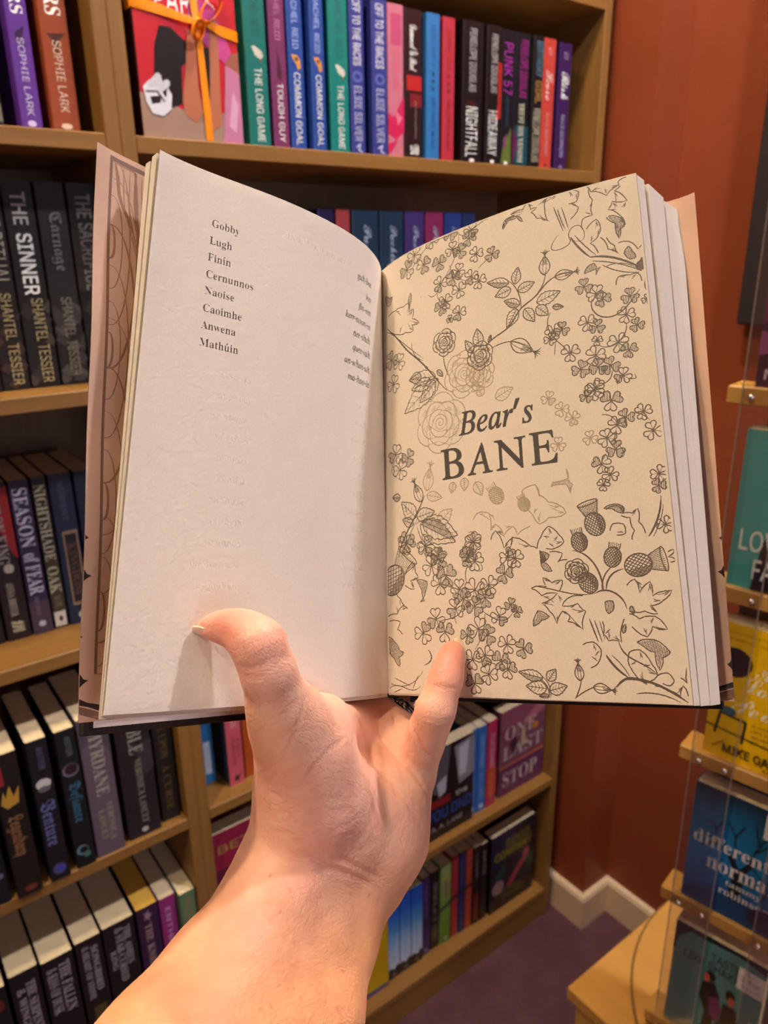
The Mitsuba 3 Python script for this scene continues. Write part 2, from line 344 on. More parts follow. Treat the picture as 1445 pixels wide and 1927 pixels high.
yr = 1.006 - 0.0012; xr = 0.386 + 0.136 * 0.60; zr = ZA + 0.208 * 0.64
rib = [band([(xr - .004, yr + .03, ZA + .2085), (xr - .004, yr, ZA + .2088), (xr - .004, yr - .0005, ZA + .2), (xr - .002, yr - .002, zr + .012), (xr, yr - .004, zr)], (1, 0, 0), .009, .0005),
       band([(xr, yr - .004, zr), (xr + .002, yr - .001, zr - .03), (xr + .005, yr - .001, ZA + .03), (xr + .006, yr - .0006, ZA + .001)], (1, 0, 0), [.007, .0085, .0095, .01], .0005),
       band([(.386 - .0008, yr + .02, zr + .012), (.386 - .0008, yr, zr + .012), (.386 + .03, yr - .0006, zr + .009), (xr - .012, yr - .003, zr + .002), (xr, yr - .005, zr)], (0, 0, 1), [.012, .012, .012, .008, .005], .0005),
       band([(xr, yr - .005, zr), (xr + .012, yr - .004, zr + .001), (xr + .03, yr - .0008, zr - .004), (.386 + .1365, yr - .0006, zr - .008), (.386 + .1368, yr + .02, zr - .008)], (0, 0, 1), [.005, .008, .012, .012, .012], .0005)]
def loop(cx, cz, rx, rz, a0, a1, rot):
    o = []
    for t in np.linspace(a0, a1, 14):
        x, z = rx * math.cos(t), rz * math.sin(t); o.append((cx + x * math.cos(rot) - z * math.sin(rot), yr - .008 - .003 * math.sin(t), cz + x * math.sin(rot) + z * math.cos(rot)))
    return o
rib += [band(loop(xr + .017, zr + .016, .020, .009, math.pi, 3 * math.pi, .8), (0, 1, 0), .0085, .0006), band(loop(xr - .002, zr - .009, .011, .008, math.pi * .6, math.pi * 2.6, 1.2), (0, 1, 0), .0095, .0006)]
kn = trimesh.creation.icosphere(2, 1.0); kn.apply_scale([.0065, .004, .006]); kn.apply_translation([xr + .001, yr - .006, zr])
add(tied + '__ribbon', cat(*rib, kn), 'satin_orange', True)
labels[tied + '__ribbon'] = {'label': 'orange satin ribbon tied in a bow'}

shoe = lambda y, c1='#c9bfae', c2='#7a4a3a': [('p', [(.3, y + .04), (.45, y + .045), (.75, y + .02), (.82, y - .01), (.7, y - .03), (.45, y - .01)], c1), ('p', [(.6, y - .03), (.75, y - .03), (.7, y - .05)], c2)]
glove = lambda y: [('p', [(.2, y + .045), (.55, y + .045), (.75, y + .02), (.8, y - .03), (.6, y - .045), (.5, y - .01), (.3, y + .02)], '#cf8a45'), ('r', .42, .62, y + .01, y + .03, '#5a3c2a')]
def rr(txt, c): return ('t', txt, 'sans', *c)
row = [
 ('teal book with white lettering, first spine right of the ribbon-tied red book', .537, .034, .208, '#146a5f', [('t', 'RACHEL REID', 'sans', .09, .36, .38, .68, '#123c37'), *shoe(.54), ('t', 'THE LONG GAME', 'sans', .54, .97, .38, .70, W)]),
 ('plum book with white lettering between the first teal and the first blue spine', .576, .026, .208, '#733058', [('t', 'RACHEL REID', 'sans', .03, .36, .35, .68, '#b77a94'), ('p', [(.35, .60), (.5, .56), (.7, .44), (.6, .41), (.38, .43), (.42, .55)], '#4c2230'), ('t', 'TOUGH GUY', 'sans', .61, .96, .34, .70, W)]),
 ('royal blue book with an orange glove on its spine, next to the plum spine', .605, .026, .208, '#26468c', [('t', 'RACHEL REID', 'sans', .05, .39, .33, .68, '#a9b4d6'), *glove(.53), ('t', 'COMMON GOAL', 'sans', .53, .97, .32, .72, W)]),
 ('royal blue book with an orange glove on its spine, left of the second teal spine', .639, .024, .208, '#26468c', [('t', 'RACHEL REID', 'sans', .07, .40, .33, .68, '#a9b4d6'), *glove(.53), ('t', 'COMMON GOAL', 'sans', .53, .97, .32, .72, W)]),
 ('teal book with white lettering between the royal blue and the navy spines', .671, .034, .208, '#0f766a', [('t', 'RACHEL REID', 'sans', .07, .41, .38, .68, '#123f3a'), *shoe(.51), ('t', 'THE LONG GAME', 'sans', .57, .97, .38, .70, W)]),
 ('navy book with white lettering, right of the second teal spine', .708, .027, .208, '#343a7e', [('t', 'OFF TO THE RACES', 'sans', .03, .43, .25, .75, W), ('e', .5, .5, .32, .035, '#5f67a4'), ('e', .5, .5, .2, .02, '#343a7e'), ('t', 'ELSIE SILVER', 'sans', .56, .91, .25, .75, '#c4bfd0'), ('l', [(.35, .05), (.6, .07), (.5, .03), (.7, .02)], .04, '#b9b6cc')]),
 ('navy book with white lettering, left of the pink spine', .745, .029, .207, '#343a7e', [('t', 'OFF TO THE RACES', 'sans', .03, .43, .25, .75, W), ('e', .5, .5, .32, .035, '#5f67a4'), ('e', .5, .5, .2, .02, '#343a7e'), ('t', 'ELSIE SILVER', 'sans', .56, .91, .25, .75, '#c4bfd0'), ('l', [(.35, .05), (.6, .07), (.5, .03), (.7, .02)], .04, '#b9b6cc')]),
 ('pink book with red brush strokes on the upper right shelf', .7755, .0315, .206, '#c26b79', [('r', .2, .85, .74, .94, '#b84a6a'), ('t', 'THE FINE PRINT', 'sans', .27, .55, .3, .65, '#d04f5c'), ('p', [(0, .30), (.35, .27), (.9, .40), (1, .40), (1, .18), (.5, .12), (0, .16)], '#c8234f'), ('p', [(.4, .33), (.9, .27), (.6, .22)], '#d76f82'), ('p', [(0, .09), (.6, .12), (.2, .04), (0, .02)], '#c8234f')]),
 ('black and red book with white script, right of the pink spine', .809, .036, .205, '#2a1214', [('t', 'Damned & Bad', 'script', .10, .40, .30, .75, W), ('r', .12, .95, .47, .57, '#b32424'), ('r', .3, .95, .36, .45, '#7a1c20'), ('t', 'by the author', 'sans', .60, .86, .55, .68, '#8d8070'), ('t', 'M', 'black', .90, .97, .3, .8, W)]),
 ('bright blue book with a row of stars, upper right shelf', .850, .0275, .204, '#2f6da6', [('t', 'GRUMPY', 'sans', .08, .36, .35, .65, '#1b3a5c'), ('t', '\u2605 \u2605 \u2605', 'sym', .38, .52, .38, .62, '#101c2c'), ('t', 'MELINDA BLISS', 'sans', .56, .92, .4, .62, '#1b3a5c')]),
 ('crimson book with a row of stars next to the bright blue one', .885, .026, .204, '#b0303c', [('t', 'SUNNY SIDE', 'sans', .08, .36, .35, .65, '#5d1620'), ('t', '\u2605 \u2605 \u2605', 'sym', .38, .52, .38, .62, '#30101a'), ('t', 'MELINDA BLISS', 'sans', .56, .92, .4, .62, '#6d1e28')]),
 ('wide black book with large white lettering on the upper right shelf', .929, .047, .207, '#1a1112', [('t', 'PENELOPE DOUGLAS', 'sans', .05, .48, .32, .64, '#bdb2ae'), ('e', .42, .43, .25, .03, '#3c171a'), ('t', 'NIGHTFALL', 'sans', .59, .95, .18, .74, W), ('e', .5, .025, .12, .012, W)]),
 ('black book with red flashes and white lettering, right of the wide black one', .9785, .035, .206, '#1c1112', [('p', [(.75, .75), (1, .75), (1, .35), (.6, .33), (.8, .45)], '#a8231f'), ('t', 'PENELOPE DOUGLAS', 'sans', .06, .47, .3, .70, '#c2b4ae'), ('t', 'HIDEAWAY', 'sans', .60, .93, .18, .78, W), ('e', .5, .025, .14, .012, W)]),
 ('black book with magenta lettering and a lime streak, upper right shelf', .0155 + 1.0, .030, .205, '#17131a', [('t', 'PUNK 57', 'sans', .09, .46, .15, .85, '#a3298f'), ('t', 'penelope douglas', 'sans', .48, .70, .4, .62, '#2b5663'), ('p', [(.1, .02), (.9, .02), (.85, .30), (.6, .22), (.25, .15)], '#5d6b2c'), ('p', [(.2, .2), (.6, .25), (.4, .1)], '#7a4358'), ('e', .5, .025, .15, .012, W)]),
 ('black book with magenta and cream lettering over teal, upper right shelf', 1.0475, .0385, .206, '#15161c', [('r', .15, 1, .02, .32, '#16444f'), ('p', [(0, .3), (.35, .2), (.1, .05), (0, 0)], '#5c2046'), ('t', 'PENELOPE DOUGLAS', 'sans', .05, .47, .35, .80, '#b02a86'), ('t', 'TRYST SIX VENOM', 'serif', .51, .96, .35, .70, '#cbbf9f')]),
 ('black book with blue, orange and cream lettering left of the coral spine', 1.088, .027, .206, '#171314', [('t', 'BIRTHDAY', 'sans', .04, .30, .3, .9, '#54808f'), ('t', 'GIRL', 'sans', .33, .50, .3, .9, '#b98545'), ('t', 'PENELOPE DOUGLAS', 'sans', .54, .95, .2, .85, '#c9bd9e')]),
 ('coral book with white script on the upper right shelf', 1.1165, .031, .206, '#bd3f33', [('h', 'TJ', 'sans', .35, .65, .88, .93, '#d9b9b4'), ('t', 'Score', 'script', .24, .46, .25, .8, '#e0c3b6'), ('t', 'ELLE KENNEDY', 'serif', .56, .90, .35, .62, '#d98f83'), ('e', .5, .03, .12, .012, '#7a2018')]),
 ('dark purple book with white script, last on the upper right shelf', 1.159, .033, .205, '#35194a', [('h', 'TJ', 'sans', .35, .65, .88, .93, '#c9b9c9'), ('t', 'Risk', 'script', .22, .43, .25, .85, W), ('t', 'ELLE KENNEDY', 'serif', .55, .90, .35, .65, '#a294ae'), ('e', .5, .03, .12, .012, '#8d80a0')])]
for i, (lb, x, w, h, c, sp) in enumerate(row):
    book(lb, w - .0008, h, .135, c, at(x, 1.014 + .004 * ((i * 7) % 3) / 2, ZA), sp, group=g)

# second right shelf, seen between the pages
g = 'books on the second right shelf'
sc_ = lambda s: [('t', s, 'script', .10, .75, .3, .72, '#a9b3bb')]
for lb, x, w, c, sp in [
 ('deep navy book beside the coral one, first seen above the left page', .663, .031, '#221d44', []), ('coral red book on the second right shelf, above the left page', .697, .027, '#a8403f', [('t', 'Fangirl', 'sans', .3, .8, .3, .7, '#8a6f86')]),
 ('slate blue book with white script, left of its twin in the gap between the pages', .727, .053, '#22364a', sc_('Pucking Wild')), ('slate blue book with white script, right of its twin in the gap between the pages', .782, .050, '#22364a', sc_('Pucking Around')),
 ('violet book with white script above the gutter of the open book', .834, .043, '#46336a', sc_('Pucking Sweet')), ('magenta book with white script on the second right shelf', .879, .041, '#8d2b55', sc_('Pucking Ever')),
 ('blue book with white script, right of the magenta one on the second right shelf', .922, .041, '#2c3d7a', sc_('Pucking Strong')), ('dark blue book behind the top edge of the right page', .965, .03, '#22335c', [])]:
    book(lb, w - .0008, .227, .14, c, at(x, 1.05, ZB), sp, group=g)

# second left shelf
g = 'books on the second left shelf'
def grey(seed, lo, hi):
    r = random.Random(seed); o = []
    for _ in range(9):
        a, b = r.random(), r.uniform(.02, .42); o.append(('p', [(max(0, a - .25), b), (a, b + r.uniform(.02, .07)), (min(1, a + .3), b + .01), (a + .05 if a < .9 else .95, b - r.uniform(.01, .05))], lo if r.random() < .5 else hi))
    return o
gold = '#b09a6c'
for i, (lb, x, w, c, sp) in enumerate([
 ('black spine with gold author lettering at the left edge of the second left shelf', .186, .034, '#1b1312', [*grey(1, '#3a2420', '#2a1c1a'), ('t', 'THE RITUAL', 'sans', .08, .48, .25, .85, '#a89a86'), ('t', 'SHANTEL TESSIER', 'sans', .52, .97, .40, .78, gold)]),
 ('black spine with bold silver title and gold author, second left shelf', .2205, .037, '#171212', [*grey(2, '#40352f', '#2b2220'), ('t', 'THE', 'bold', .05, .20, .25, .72, '#b3aaa2'), ('t', 'SINNER', 'bold', .24, .53, .25, .75, W), ('t', 'SHANTEL TESSIER', 'sans', .55, .97, .40, .78, gold)]),
 ('charcoal spine with faint grey script title, second left shelf', .2585, .037, '#1f1918', [*grey(3, '#4a433e', '#38312d'), *grey(13, '#4a433e', '#38312d'), ('t', 'Carnage', 'black', .14, .42, .25, .75, '#6f6864'), ('t', 'SHANTEL TESSIER', 'sans', .55, .95, .35, .7, '#857a60')]),
 ('charcoal spine with grey block title, partly behind the open book', .2965, .038, '#221d1d', [('r', 0, 1, .48, .78, '#38322e'), *grey(4, '#2c2623', '#3a332f'), ('t', 'THE SACRIFICE', 'bold', .05, .52, .25, .75, '#8d8781'), ('t', 'SHANTEL TESSIER', 'sans', .56, .96, .4, .75, '#6f6650')])]):
    book(lb, w - .0008, .250, .15, c, at(x, 1.058, ZB), sp, group=g, gloss=False)
for x, lb in ((.118, 'black book just outside the left edge on the second left shelf'), (.152, 'black book at the very left edge of the second left shelf')):
    book(lb, .033, .25, .15, '#171212', at(x, 1.056, ZB), [], group=g, gloss=False)

# third left shelf
g = 'books on the third left shelf'
for lb, x, w, y, c, sp in [
 ('plain black book at the left edge of the third left shelf', .101, .036, 1.084, '#15100f', []),
 ('black and red fantasy book with silver lettering on the third left shelf', .139, .033, 1.083, '#1f1014', [('p', [(.35, .95), (1, .98), (1, .52), (.8, .56), (.5, .7)], '#8a1a1f'), ('t', 'IRON KING', 'serif', .12, .50, .15, .68, '#8f837c'), ('e', .55, .47, .2, .03, '#a89a8d'), ('t', 'ANNA BRYER', 'serif', .62, .84, .3, .6, '#a08c7c'), ('t', 'm', 'script', .87, .95, .25, .75, '#a89a7d')]),
 ('purple spine with curling silver title on the third left shelf', .1735, .027, 1.081, '#2c1f3a', [('r', 0, 1, .0, .22, '#43303f'), ('t', 'SEASON', 'serif', .05, .42, .12, .85, '#b3a9b5'), ('t', 'of FEAR', 'serif', .46, .73, .15, .88, '#b3a9b5'), ('t', 'EMILY CARTER', 'sans', .75, .87, .3, .5, '#7e6a78'), ('e', .5, .07, .18, .02, '#b3a9b5')]),
 ('olive and black spine with pale title and white publisher square, third left shelf', .2025, .021, 1.083, '#241c1a', [('r', .1, .9, .12, .5, '#3a3120'), ('t', 'NIGHTSHADE', 'serif', .05, .54, .12, .85, '#a89c80'), ('t', 'OAK', 'serif', .58, .76, .12, .85, '#a89c80'), ('t', 'MOLLY ONEILL', 'sans', .78, .86, .3, .7, '#8a7a58'), ('r', .08, .85, .015, .115, '#c9b9a8'), ('e', .5, .065, .13, .02, '#2a201c')]),
 ('dark blue spine with a gold framed panel on the third left shelf', .2245, .032, 1.081, '#1b2036', [('t', 'SERPENT', 'sans', .05, .30, .35, .6, '#4a4b58'), ('r', .25, .9, .13, .63, '#8a6a50'), ('r', .32, .83, .15, .61, '#20181a'), ('t', 'KINGDOM', 'serif', .45, .80, .38, .78, '#5a3a2e'), ('e', .6, .06, .2, .025, '#b3a999')]),
 ('dark blue book mostly hidden behind the cover flap on the third left shelf', .2580, .03, 1.078, '#191d2c', [])]:
    book(lb, w - .0008, .231, .145, c, at(x, y, ZC), sp, group=g, gloss=False)

# fourth left shelf (thick paperbacks seen from above)
g = 'books on the fourth left shelf'
for lb, x, w, y, h, c, sp in [
 ('black book at the left edge of the fourth left shelf', .040, .030, 1.0, .238, '#131018', [('e', .7, .2, .15, .02, '#5a5a6a')]),
 ('black spine with a red block and a gold crown, fourth left shelf', .0765, .035, .995, .239, '#17100c', [('r', .02, .35, .80, .93, '#8a1f22'), ('p', [(.1, .68), (.25, .76), (.3, .71), (.5, .79), (.6, .71), (.85, .77), (.75, .66), (.3, .64)], '#b0802a'), ('t', 'Legendary', 'black', .42, .70, .1, .8, '#8a5a38'), ('e', .55, .05, .25, .022, '#6a2a1c')]),
 ('black spine with a white ellipse and lilac script, fourth left shelf', .1225, .029, .998, .241, '#141016', [('t', 'ASTER', 'sans', .05, .20, .45, .72, '#5a5a72'), ('e', .5, .70, .36, .035, '#c3b7b0', 0), ('e', .5, .665, .3, .02, '#5f5858'), ('t', 'Venture', 'black', .42, .74, .15, .85, '#5f5f8e'), ('e', .5, .08, .32, .04, '#4a3f62'), ('e', .55, .08, .2, .025, '#3a3a94')]),
 ('black spine with a purple crescent and teal script, fourth left shelf', .1605, .029, 1.0, .24, '#120f12', [('t', 'ASTER', 'sans', .05, .18, .45, .72, '#66706c'), ('e', .5, .72, .4, .045, '#6d6070'), ('e', .53, .725, .33, .037, '#2d1720'), ('t', 'Defiance', 'black', .37, .66, .15, .85, '#35607a'), ('e', .4, .13, .3, .035, '#5d7a88'), ('e', .46, .13, .22, .025, '#120f12'), ('e', .6, .09, .18, .022, '#456454')]),
 ('grey-violet spine with tall silver title, fourth left shelf', .192, .043, 1.003, .244, '#5d4c55', [('p', [(0, .8), (.6, .86), (1, .7), (1, 1), (0, 1)], '#4a3f4a'), ('t', 'MYRDANE', 'serif', .08, .56, .3, .75, '#9a9180'), ('t', 'VERONICA', 'serif', .62, .90, .55, .78, '#94876f'), ('t', 'LANCET', 'serif', .66, .88, .25, .48, '#94876f')]),
 ('dark brown spine with small silver title, fourth left shelf', .2425, .053, 1.008, .238, '#241a1e', [('p', [(.5, .7), (1, .72), (1, .5), (.7, .45)], '#352c30'), ('t', 'FABLE', 'serif', .06, .36, .35, .75, '#8d857a'), ('t', 'VERONICA LANCET', 'serif', .40, .90, .45, .65, '#857b6c'), ('e', .5, .05, .1, .02, '#b0a79f')]),
 ('dark spine with dim gold title next to the double upright, fourth left shelf', .300, .032, 1.017, .235, '#1a1410', [('t', 'ONCE UPON', 'serif', .1, .5, .3, .7, '#5a4420'), ('t', 'A CURSE', 'serif', .55, .92, .3, .7, '#5a4420')])]:
    book(lb, w - .001, h, .155, c, at(x, y, ZD), sp, group=g, gloss=False)

# fifth left shelf
g = 'books on the fifth left shelf'
sv = '#9a8b8d'
for lb, x, w, y, c, sp, pg in [
 ('black book in the bottom left corner', .006, .031, 1.006, '#171011', [('e', .6, .85, .2, .05, '#5a1c1c')], None),
 ('black spine with two-line silver title, second from the bottom left corner', .0415, .043, 1.014, '#1b1013', [('t', 'THE SERPENT', 'serif', .10, .55, .50, .82, sv), ('t', '& WINGS', 'serif', .14, .5, .18, .45, sv), ('r', .3, .8, .1, .3, '#3a2f1a')], None),
 ('widest black spine with large two-line silver title on the fifth left shelf', .0865, .048, 1.009, '#1a1013', [('t', 'THE FALLEN', 'serif', .06, .52, .50, .84, sv), ('t', '& KISS OF DUSK', 'serif', .08, .5, .12, .44, sv), ('r', .3, .8, .1, .3, '#3a2f1a')], None),
 ('black spine with two-line silver title above an olive ornament, fifth left shelf', .1375, .041, 1.013, '#1d1112', [('t', 'SONGBIRD', 'serif', .08, .5, .55, .82, sv), ('t', '& HEART OF STONE', 'serif', .06, .56, .22, .48, sv), ('r', .3, .8, .08, .36, '#4a3a1c')], None),
 ('black spine with three-line silver title and gold ornament, fifth left shelf', .1805, .052, 1.015, '#1b1112', [('t', 'THE ASHES', 'serif', .06, .42, .62, .84, sv), ('t', '& STAR-CURSED', 'serif', .05, .56, .36, .60, sv), ('t', 'KING', 'serif', .24, .42, .14, .32, sv), ('r', .35, .9, .08, .36, '#54421c')], None),
 ('purple spine with a pink title and orange page edges, fifth left shelf', .2365, .037, 1.017, '#331832', [('t', '\u2605', 'sym', .03, .14, .3, .7, '#94707c'), ('t', 'THE KNIGHT', 'serif', .16, .7, .3, .62, '#a07c7c')], (0.85, 0.50, 0.08)),
 ('magenta spine with pale lettering on the fifth left shelf', .2750, .029, 1.016, '#8a2a66', [('t', 'ENTHRALLED', 'sans', .1, .8, .3, .62, '#c08fb0')], None),
 ('sage green spine with orange speckles beside the double upright, fifth left shelf', .3060, .029, 1.005, '#5b6f50', [('t', 'WILDFLOWER', 'serif', .05, .6, .25, .75, '#8a7448')], None)]:
    book(lb, w - .001, .22, .15, c, at(x, y, ZE), sp, group=g, gloss=False, page=pg)

# fourth right shelf beside the double upright
g = 'books on the fourth right shelf'
book('coral pink book with black author lettering right of the double upright', .0285, .205, .14, '#c0505c', at(.425, 1.028, ZD), [('t', 'PLEASE', 'sans', .1, .45, .35, .7, '#d7a7a7'), ('t', 'ANDY', 'sans', .55, .74, .62, .82, '#7a2a3c'), ('t', 'JORDAN', 'sans', .52, .80, .32, .52, '#7a2a3c'), ('p', [(.3, .05), (.45, .1), (.6, .08), (.78, .12), (.6, .04)], '#3a1a22')], group=g, side='#262a3a')
book('orange book right of the coral pink one, half behind the thumb', .026, .21, .14, '#a8481c', at(.458, 1.034, ZD), [('e', .8, .7, .3, .06, '#b06a55')], group=g)
k = name('hanging_pack')
pts = affinity.translate(sbox(0.004, 0.004, 0.017, 0.196).buffer(0.004, 6), 0, 0)
m = trimesh.creation.extrude_polygon(pts, 0.012, engine='earcut'); m.apply_transform(trimesh.transformations.rotation_matrix(math.pi / 2, [1, 0, 0])); m.apply_translation([.392, 1.072, ZD + 0.0005])
add(k + '__body', m, 'print_gloss', False, flatcol(m, C('#1f6a9c')))
P = Print(); P.shape(sbox(.004, .02, .016, .085), C('#9db4c4')); P.shape(sbox(.0055, .022, .0145, .083), C('#c3c9cc'))
for j in range(9): P.shape(sbox(.007, .028 + j * .006, .013, .0295 + j * .006), C('#6d7a84'))
P.shape(Polygon([(0.001, .12), (.02, .125), (.02, .14), (.004, .132)]), C('#2a5a54')); P.shape(Polygon([(.002, .15), (.019, .16), (.012, .175), (.004, .17)]), C('#4f7d5a'))
mm, cc = P.mesh(lambda a, b, e: np.column_stack([.392 + a, 1.0598 - e, ZD + b])); add(k + '__label_print', mm, 'print_gloss', False, cc)
tag(k, 'slim blue pack with a white label standing against the double upright', 'pack')
book('tan book standing behind, right of the thumb on the fourth right shelf', .03, .21, .14, '#6a4a30', at(.486, 1.05, ZD), [], group=g)

# fifth right shelf
g = 'books on the fifth right shelf'
book('face-out crimson book with yellow and white lettering, left of the wrist', .03, .292, .19, '#92203a', faceout(.376, 1.02, ZE, .03), (), [('r', 0, 1, .66, .73, '#6a1d38'), ('h', 'BETWEEN', 'bold', .06, .94, .845, .905, '#a5803f'), ('p', [(0, .70), (1, .78), (1, .72), (0, .64)], '#6a1a35'), ('h', 'US', 'bold', .06, .60, .48, .63, '#a394a4')], group=g, side='#571a2a')
book('face-out black and white photo cover with red and blue lettering, right of the hand', .03, .236, .155, '#161215', faceout(.845, 1.02, ZE, .03), (), [('p', [(.1, 1), (.55, 1), (.5, .7), (.3, .5), (.1, .6)], '#514b50'), ('p', [(.62, .94), (1, .98), (1, .55), (.72, .5)], '#7d7880'), ('p', [(.7, .9), (.9, .95), (.85, .6), (.72, .58)], '#b0aab4'), ('p', [(.3, .62), (.48, .68), (.46, .5), (.34, .46)], '#a8a2aa'), ('r', .2, .55, .36, .45, '#7a1a1c'), ('h', 'the', 'sans', .66, .88, .38, .44, '#c3b9b4'), ('h', 'YOU DND', 'bold', .12, .96, .21, .33, '#2b4b8c'), ('h', 'A. A. LANE', 'sans', .2, .8, .10, .15, '#a09690')], group=g, side='#2c2624')
bt = [('t', 'COMIC TIMING', 'sans', .10, .48, .3, .7, '#8fb4d8'), ('t', 'HOLLY JAMES', 'sans', .54, .85, .3, .7, '#7fa8d0'), ('e', .5, .06, .25, .025, '#b0c4d8')]
book('light blue spine beside the photo cover on the fifth right shelf', .0255, .232, .145, '#2e62a6', at(.9935, 1.028, ZE), bt, group=g)
book('light blue spine next to the raspberry one on the fifth right shelf', .0265, .232, .145, '#2e62a6', at(1.0195, 1.026, ZE), bt, group=g)
book('raspberry and orange spine on the fifth right shelf', .029, .234, .145, '#ac2c50', at(1.049, 1.025, ZE), [('r', 0, 1, .12, .45, '#b8422a'), ('t', 'FLATSHARE', 'bold', .15, .55, .3, .7, '#c99aa4'), ('t', 'BETH OLEARY', 'sans', .6, .9, .35, .65, '#d08a70')], group=g)
book('face-out mauve cover with large cream title beside the right side panel', .03, .236, .152, '#6d3048', faceout(1.094, 1.03, ZE, .03), (), [('p', [(0, .97), (1, 1.0), (1, .34), (0, .30)], '#74404f'), ('r', 0, 1, .80, 1, '#87485a'), ('p', [(.52, .80), (.95, .98), (1, .98), (1, .85), (.6, .72)], '#a8626a'), ('h', 'ONE', 'serif', .10, .80, .64, .80, '#b39a92'), ('e', .78, .67, .07, .04, '#b8722a'), ('p', [(.2, .58), (.3, .66), (.38, .6), (.42, .48), (.3, .44)], '#40232a'), ('p', [(.45, .68), (.55, .72), (.56, .50), (.46, .48)], '#a8956f'), ('h', 'LAST', 'serif', .06, .96, .42, .58, '#ab968f'), ('p', [(0, .355), (1, .37), (1, .335), (0, .32)], '#b3603a'), ('p', [(0, .335), (1, .34), (1, 0), (0, 0)], '#5d2b4c'), ('h', 'STOP', 'serif', .08, .86, .10, .27, '#b59d94')], group=g, side='#7a4458')

# bottom right shelf
g = 'books on the bottom right shelf'
book('face-out yellow book with a violet lower edge, beside the forearm', .03, .21, .14, '#c4960c', faceout(.62, 1.03, ZF, .03), (), [('r', 0, 1, 0, .05, '#7d4a6a'), ('p', [(.3, .09), (1, .06), (1, .02), (.3, .04)], '#3f5468'), ('h', 'SUNDAY', 'bold', .1, .9, .7, .85, '#a8740c')], group=g)
for i, (x, w, lb) in enumerate(((.765, .033, 'blue to white gradient spine, left of the set of three on the bottom right shelf'), (.799, .033, 'blue to white gradient spine, middle of the set of three on the bottom right shelf'), (.833, .033, 'blue to white gradient spine, right of the set of three, against the purple spine'))):
    book(lb, w, .229, .145, '#20201a', at(x, 1.037, ZF), [('g', 0.03, .97, [(.10, '#c3c9d6'), (.35, '#a9bcd2'), (.6, '#4f92c4'), (.8, '#1a5cb8'), (1, '#144ca8')]), ('p', [(0, 0), (1, 0), (1, .13), (.8, .16), (.5, .11), (.2, .15), (0, .12)], '#20161a'), ('t', 'THE LAKE HOUSE', 'sans', .12, .45, .4, .62, '#4a78b0'), ('t', 'a novel', 'sans', .5, .78, .42, .58, '#7484a8'), ('e', .5, .05, .16, .018, '#6d6866')], group=g, side='#1c1a14')
for lb, x, w, y, h, c, sp in [
 ('violet spine on the bottom right shelf', .8685, .025, 1.041, .231, '#3a2658', [('t', 'TWISTED', 'sans', .1, .5, .35, .65, '#6d5a86'), ('e', .5, .05, .2, .015, '#9a8aa8')]),
 ('black spine with grey lettering, left of the green one on the bottom right shelf', .8945, .027, 1.041, .232, '#1c1416', [('t', 'OUR LAST', 'serif', .15, .65, .3, .75, '#857c78'), ('r', .15, .85, .1, .3, '#4a4238')]),
 ('lime green spine on the bottom right shelf', .9225, .033, 1.038, .236, '#6f9040', [('g', .04, .96, [(0, '#4a7a1c'), (.5, '#74953c'), (1, '#8fa562')]), ('e', .5, .84, .2, .03, '#b89a2c'), ('p', [(.35, .8), (.65, .78), (.65, .6), (.4, .58)], '#9a5a5c'), ('e', .5, .05, .2, .015, '#a3b58a')]),
 ('red spine, right of the lime green one on the bottom right shelf', .9585, .021, 1.038, .244, '#aa3032', []),
 ('navy spine between red and orange on the bottom right shelf', .9805, .020, 1.036, .244, '#232e66', [('t', 'LOST', 'sans', .1, .4, .3, .7, '#4a5a8a')]),
 ('orange red spine on the bottom right shelf', 1.0015, .020, 1.034, .241, '#b0402c', []),
 ('black spine with white lettering above red, bottom right shelf', 1.023, .021, 1.032, .239, '#1a1213', [('t', 'LOVE', 'sans', .1, .4, .3, .7, '#8d8580'), ('r', .1, .9, .05, .4, '#6a1c18')]),
 ('black spine with white lettering beside the face-out dark cover, bottom right shelf', 1.0455, .024, 1.031, .236, '#181214', [('t', 'HATE', 'sans', .1, .4, .3, .7, '#a39b96')])]:
    book(lb, w - .001, h, .145, c, at(x, y, ZF), sp, group=g)
book('face-out dark cover with yellow title and pink figure on the bottom right shelf', .03, .24, .155, '#121220', faceout(1.076, 1.026, ZF, .03), (), [('p', [(0, 1), (.6, 1), (.2, .55), (0, .6)], '#14183a'), ('p', [(.1, .5), (.35, .62), (.3, .4), (.1, .38)], '#163a34'), ('p', [(.8, .5), (1, .55), (1, .35), (.85, .3)], '#18362a'), ('h', 'GOOD', 'bold', .32, .86, .78, .88, '#94852c'), ('h', 'COMPANY', 'bold', .08, .92, .66, .76, '#b09a20'), ('l', [(.82, .56), (.74, .48), (.64, .42), (.56, .36), (.44, .27)], .06, '#a33a4a'), ('e', .8, .57, .07, .05, '#b04452'), ('e', .17, .31, .13, .085, '#9a7a76'), ('l', [(.1, .3), (.17, .35), (.24, .31), (.17, .27)], .012, '#70504c'), ('h', 'CYNTHIA', 'sans', .10, .70, .19, .235, '#8d7c2c'), ('h', 'SWEENEY', 'sans', .28, .82, .12, .165, '#8d7c2c')], group=g)
k = name('dark_ribbon')
add(k, band([(.868, 1.0392, ZF + .095), (.895, 1.0385, ZF + .102), (.922, 1.0362, ZF + .109), (.957, 1.0362, ZF + .122), (.98, 1.034, ZF + .130), (1.0, 1.032, ZF + .136), (1.022, 1.030, ZF + .141)], (0, 0, 1), .007, .0008), 'black_board')
tag(k, 'thin dark ribbon stretched across the violet, green and red spines', 'ribbon')
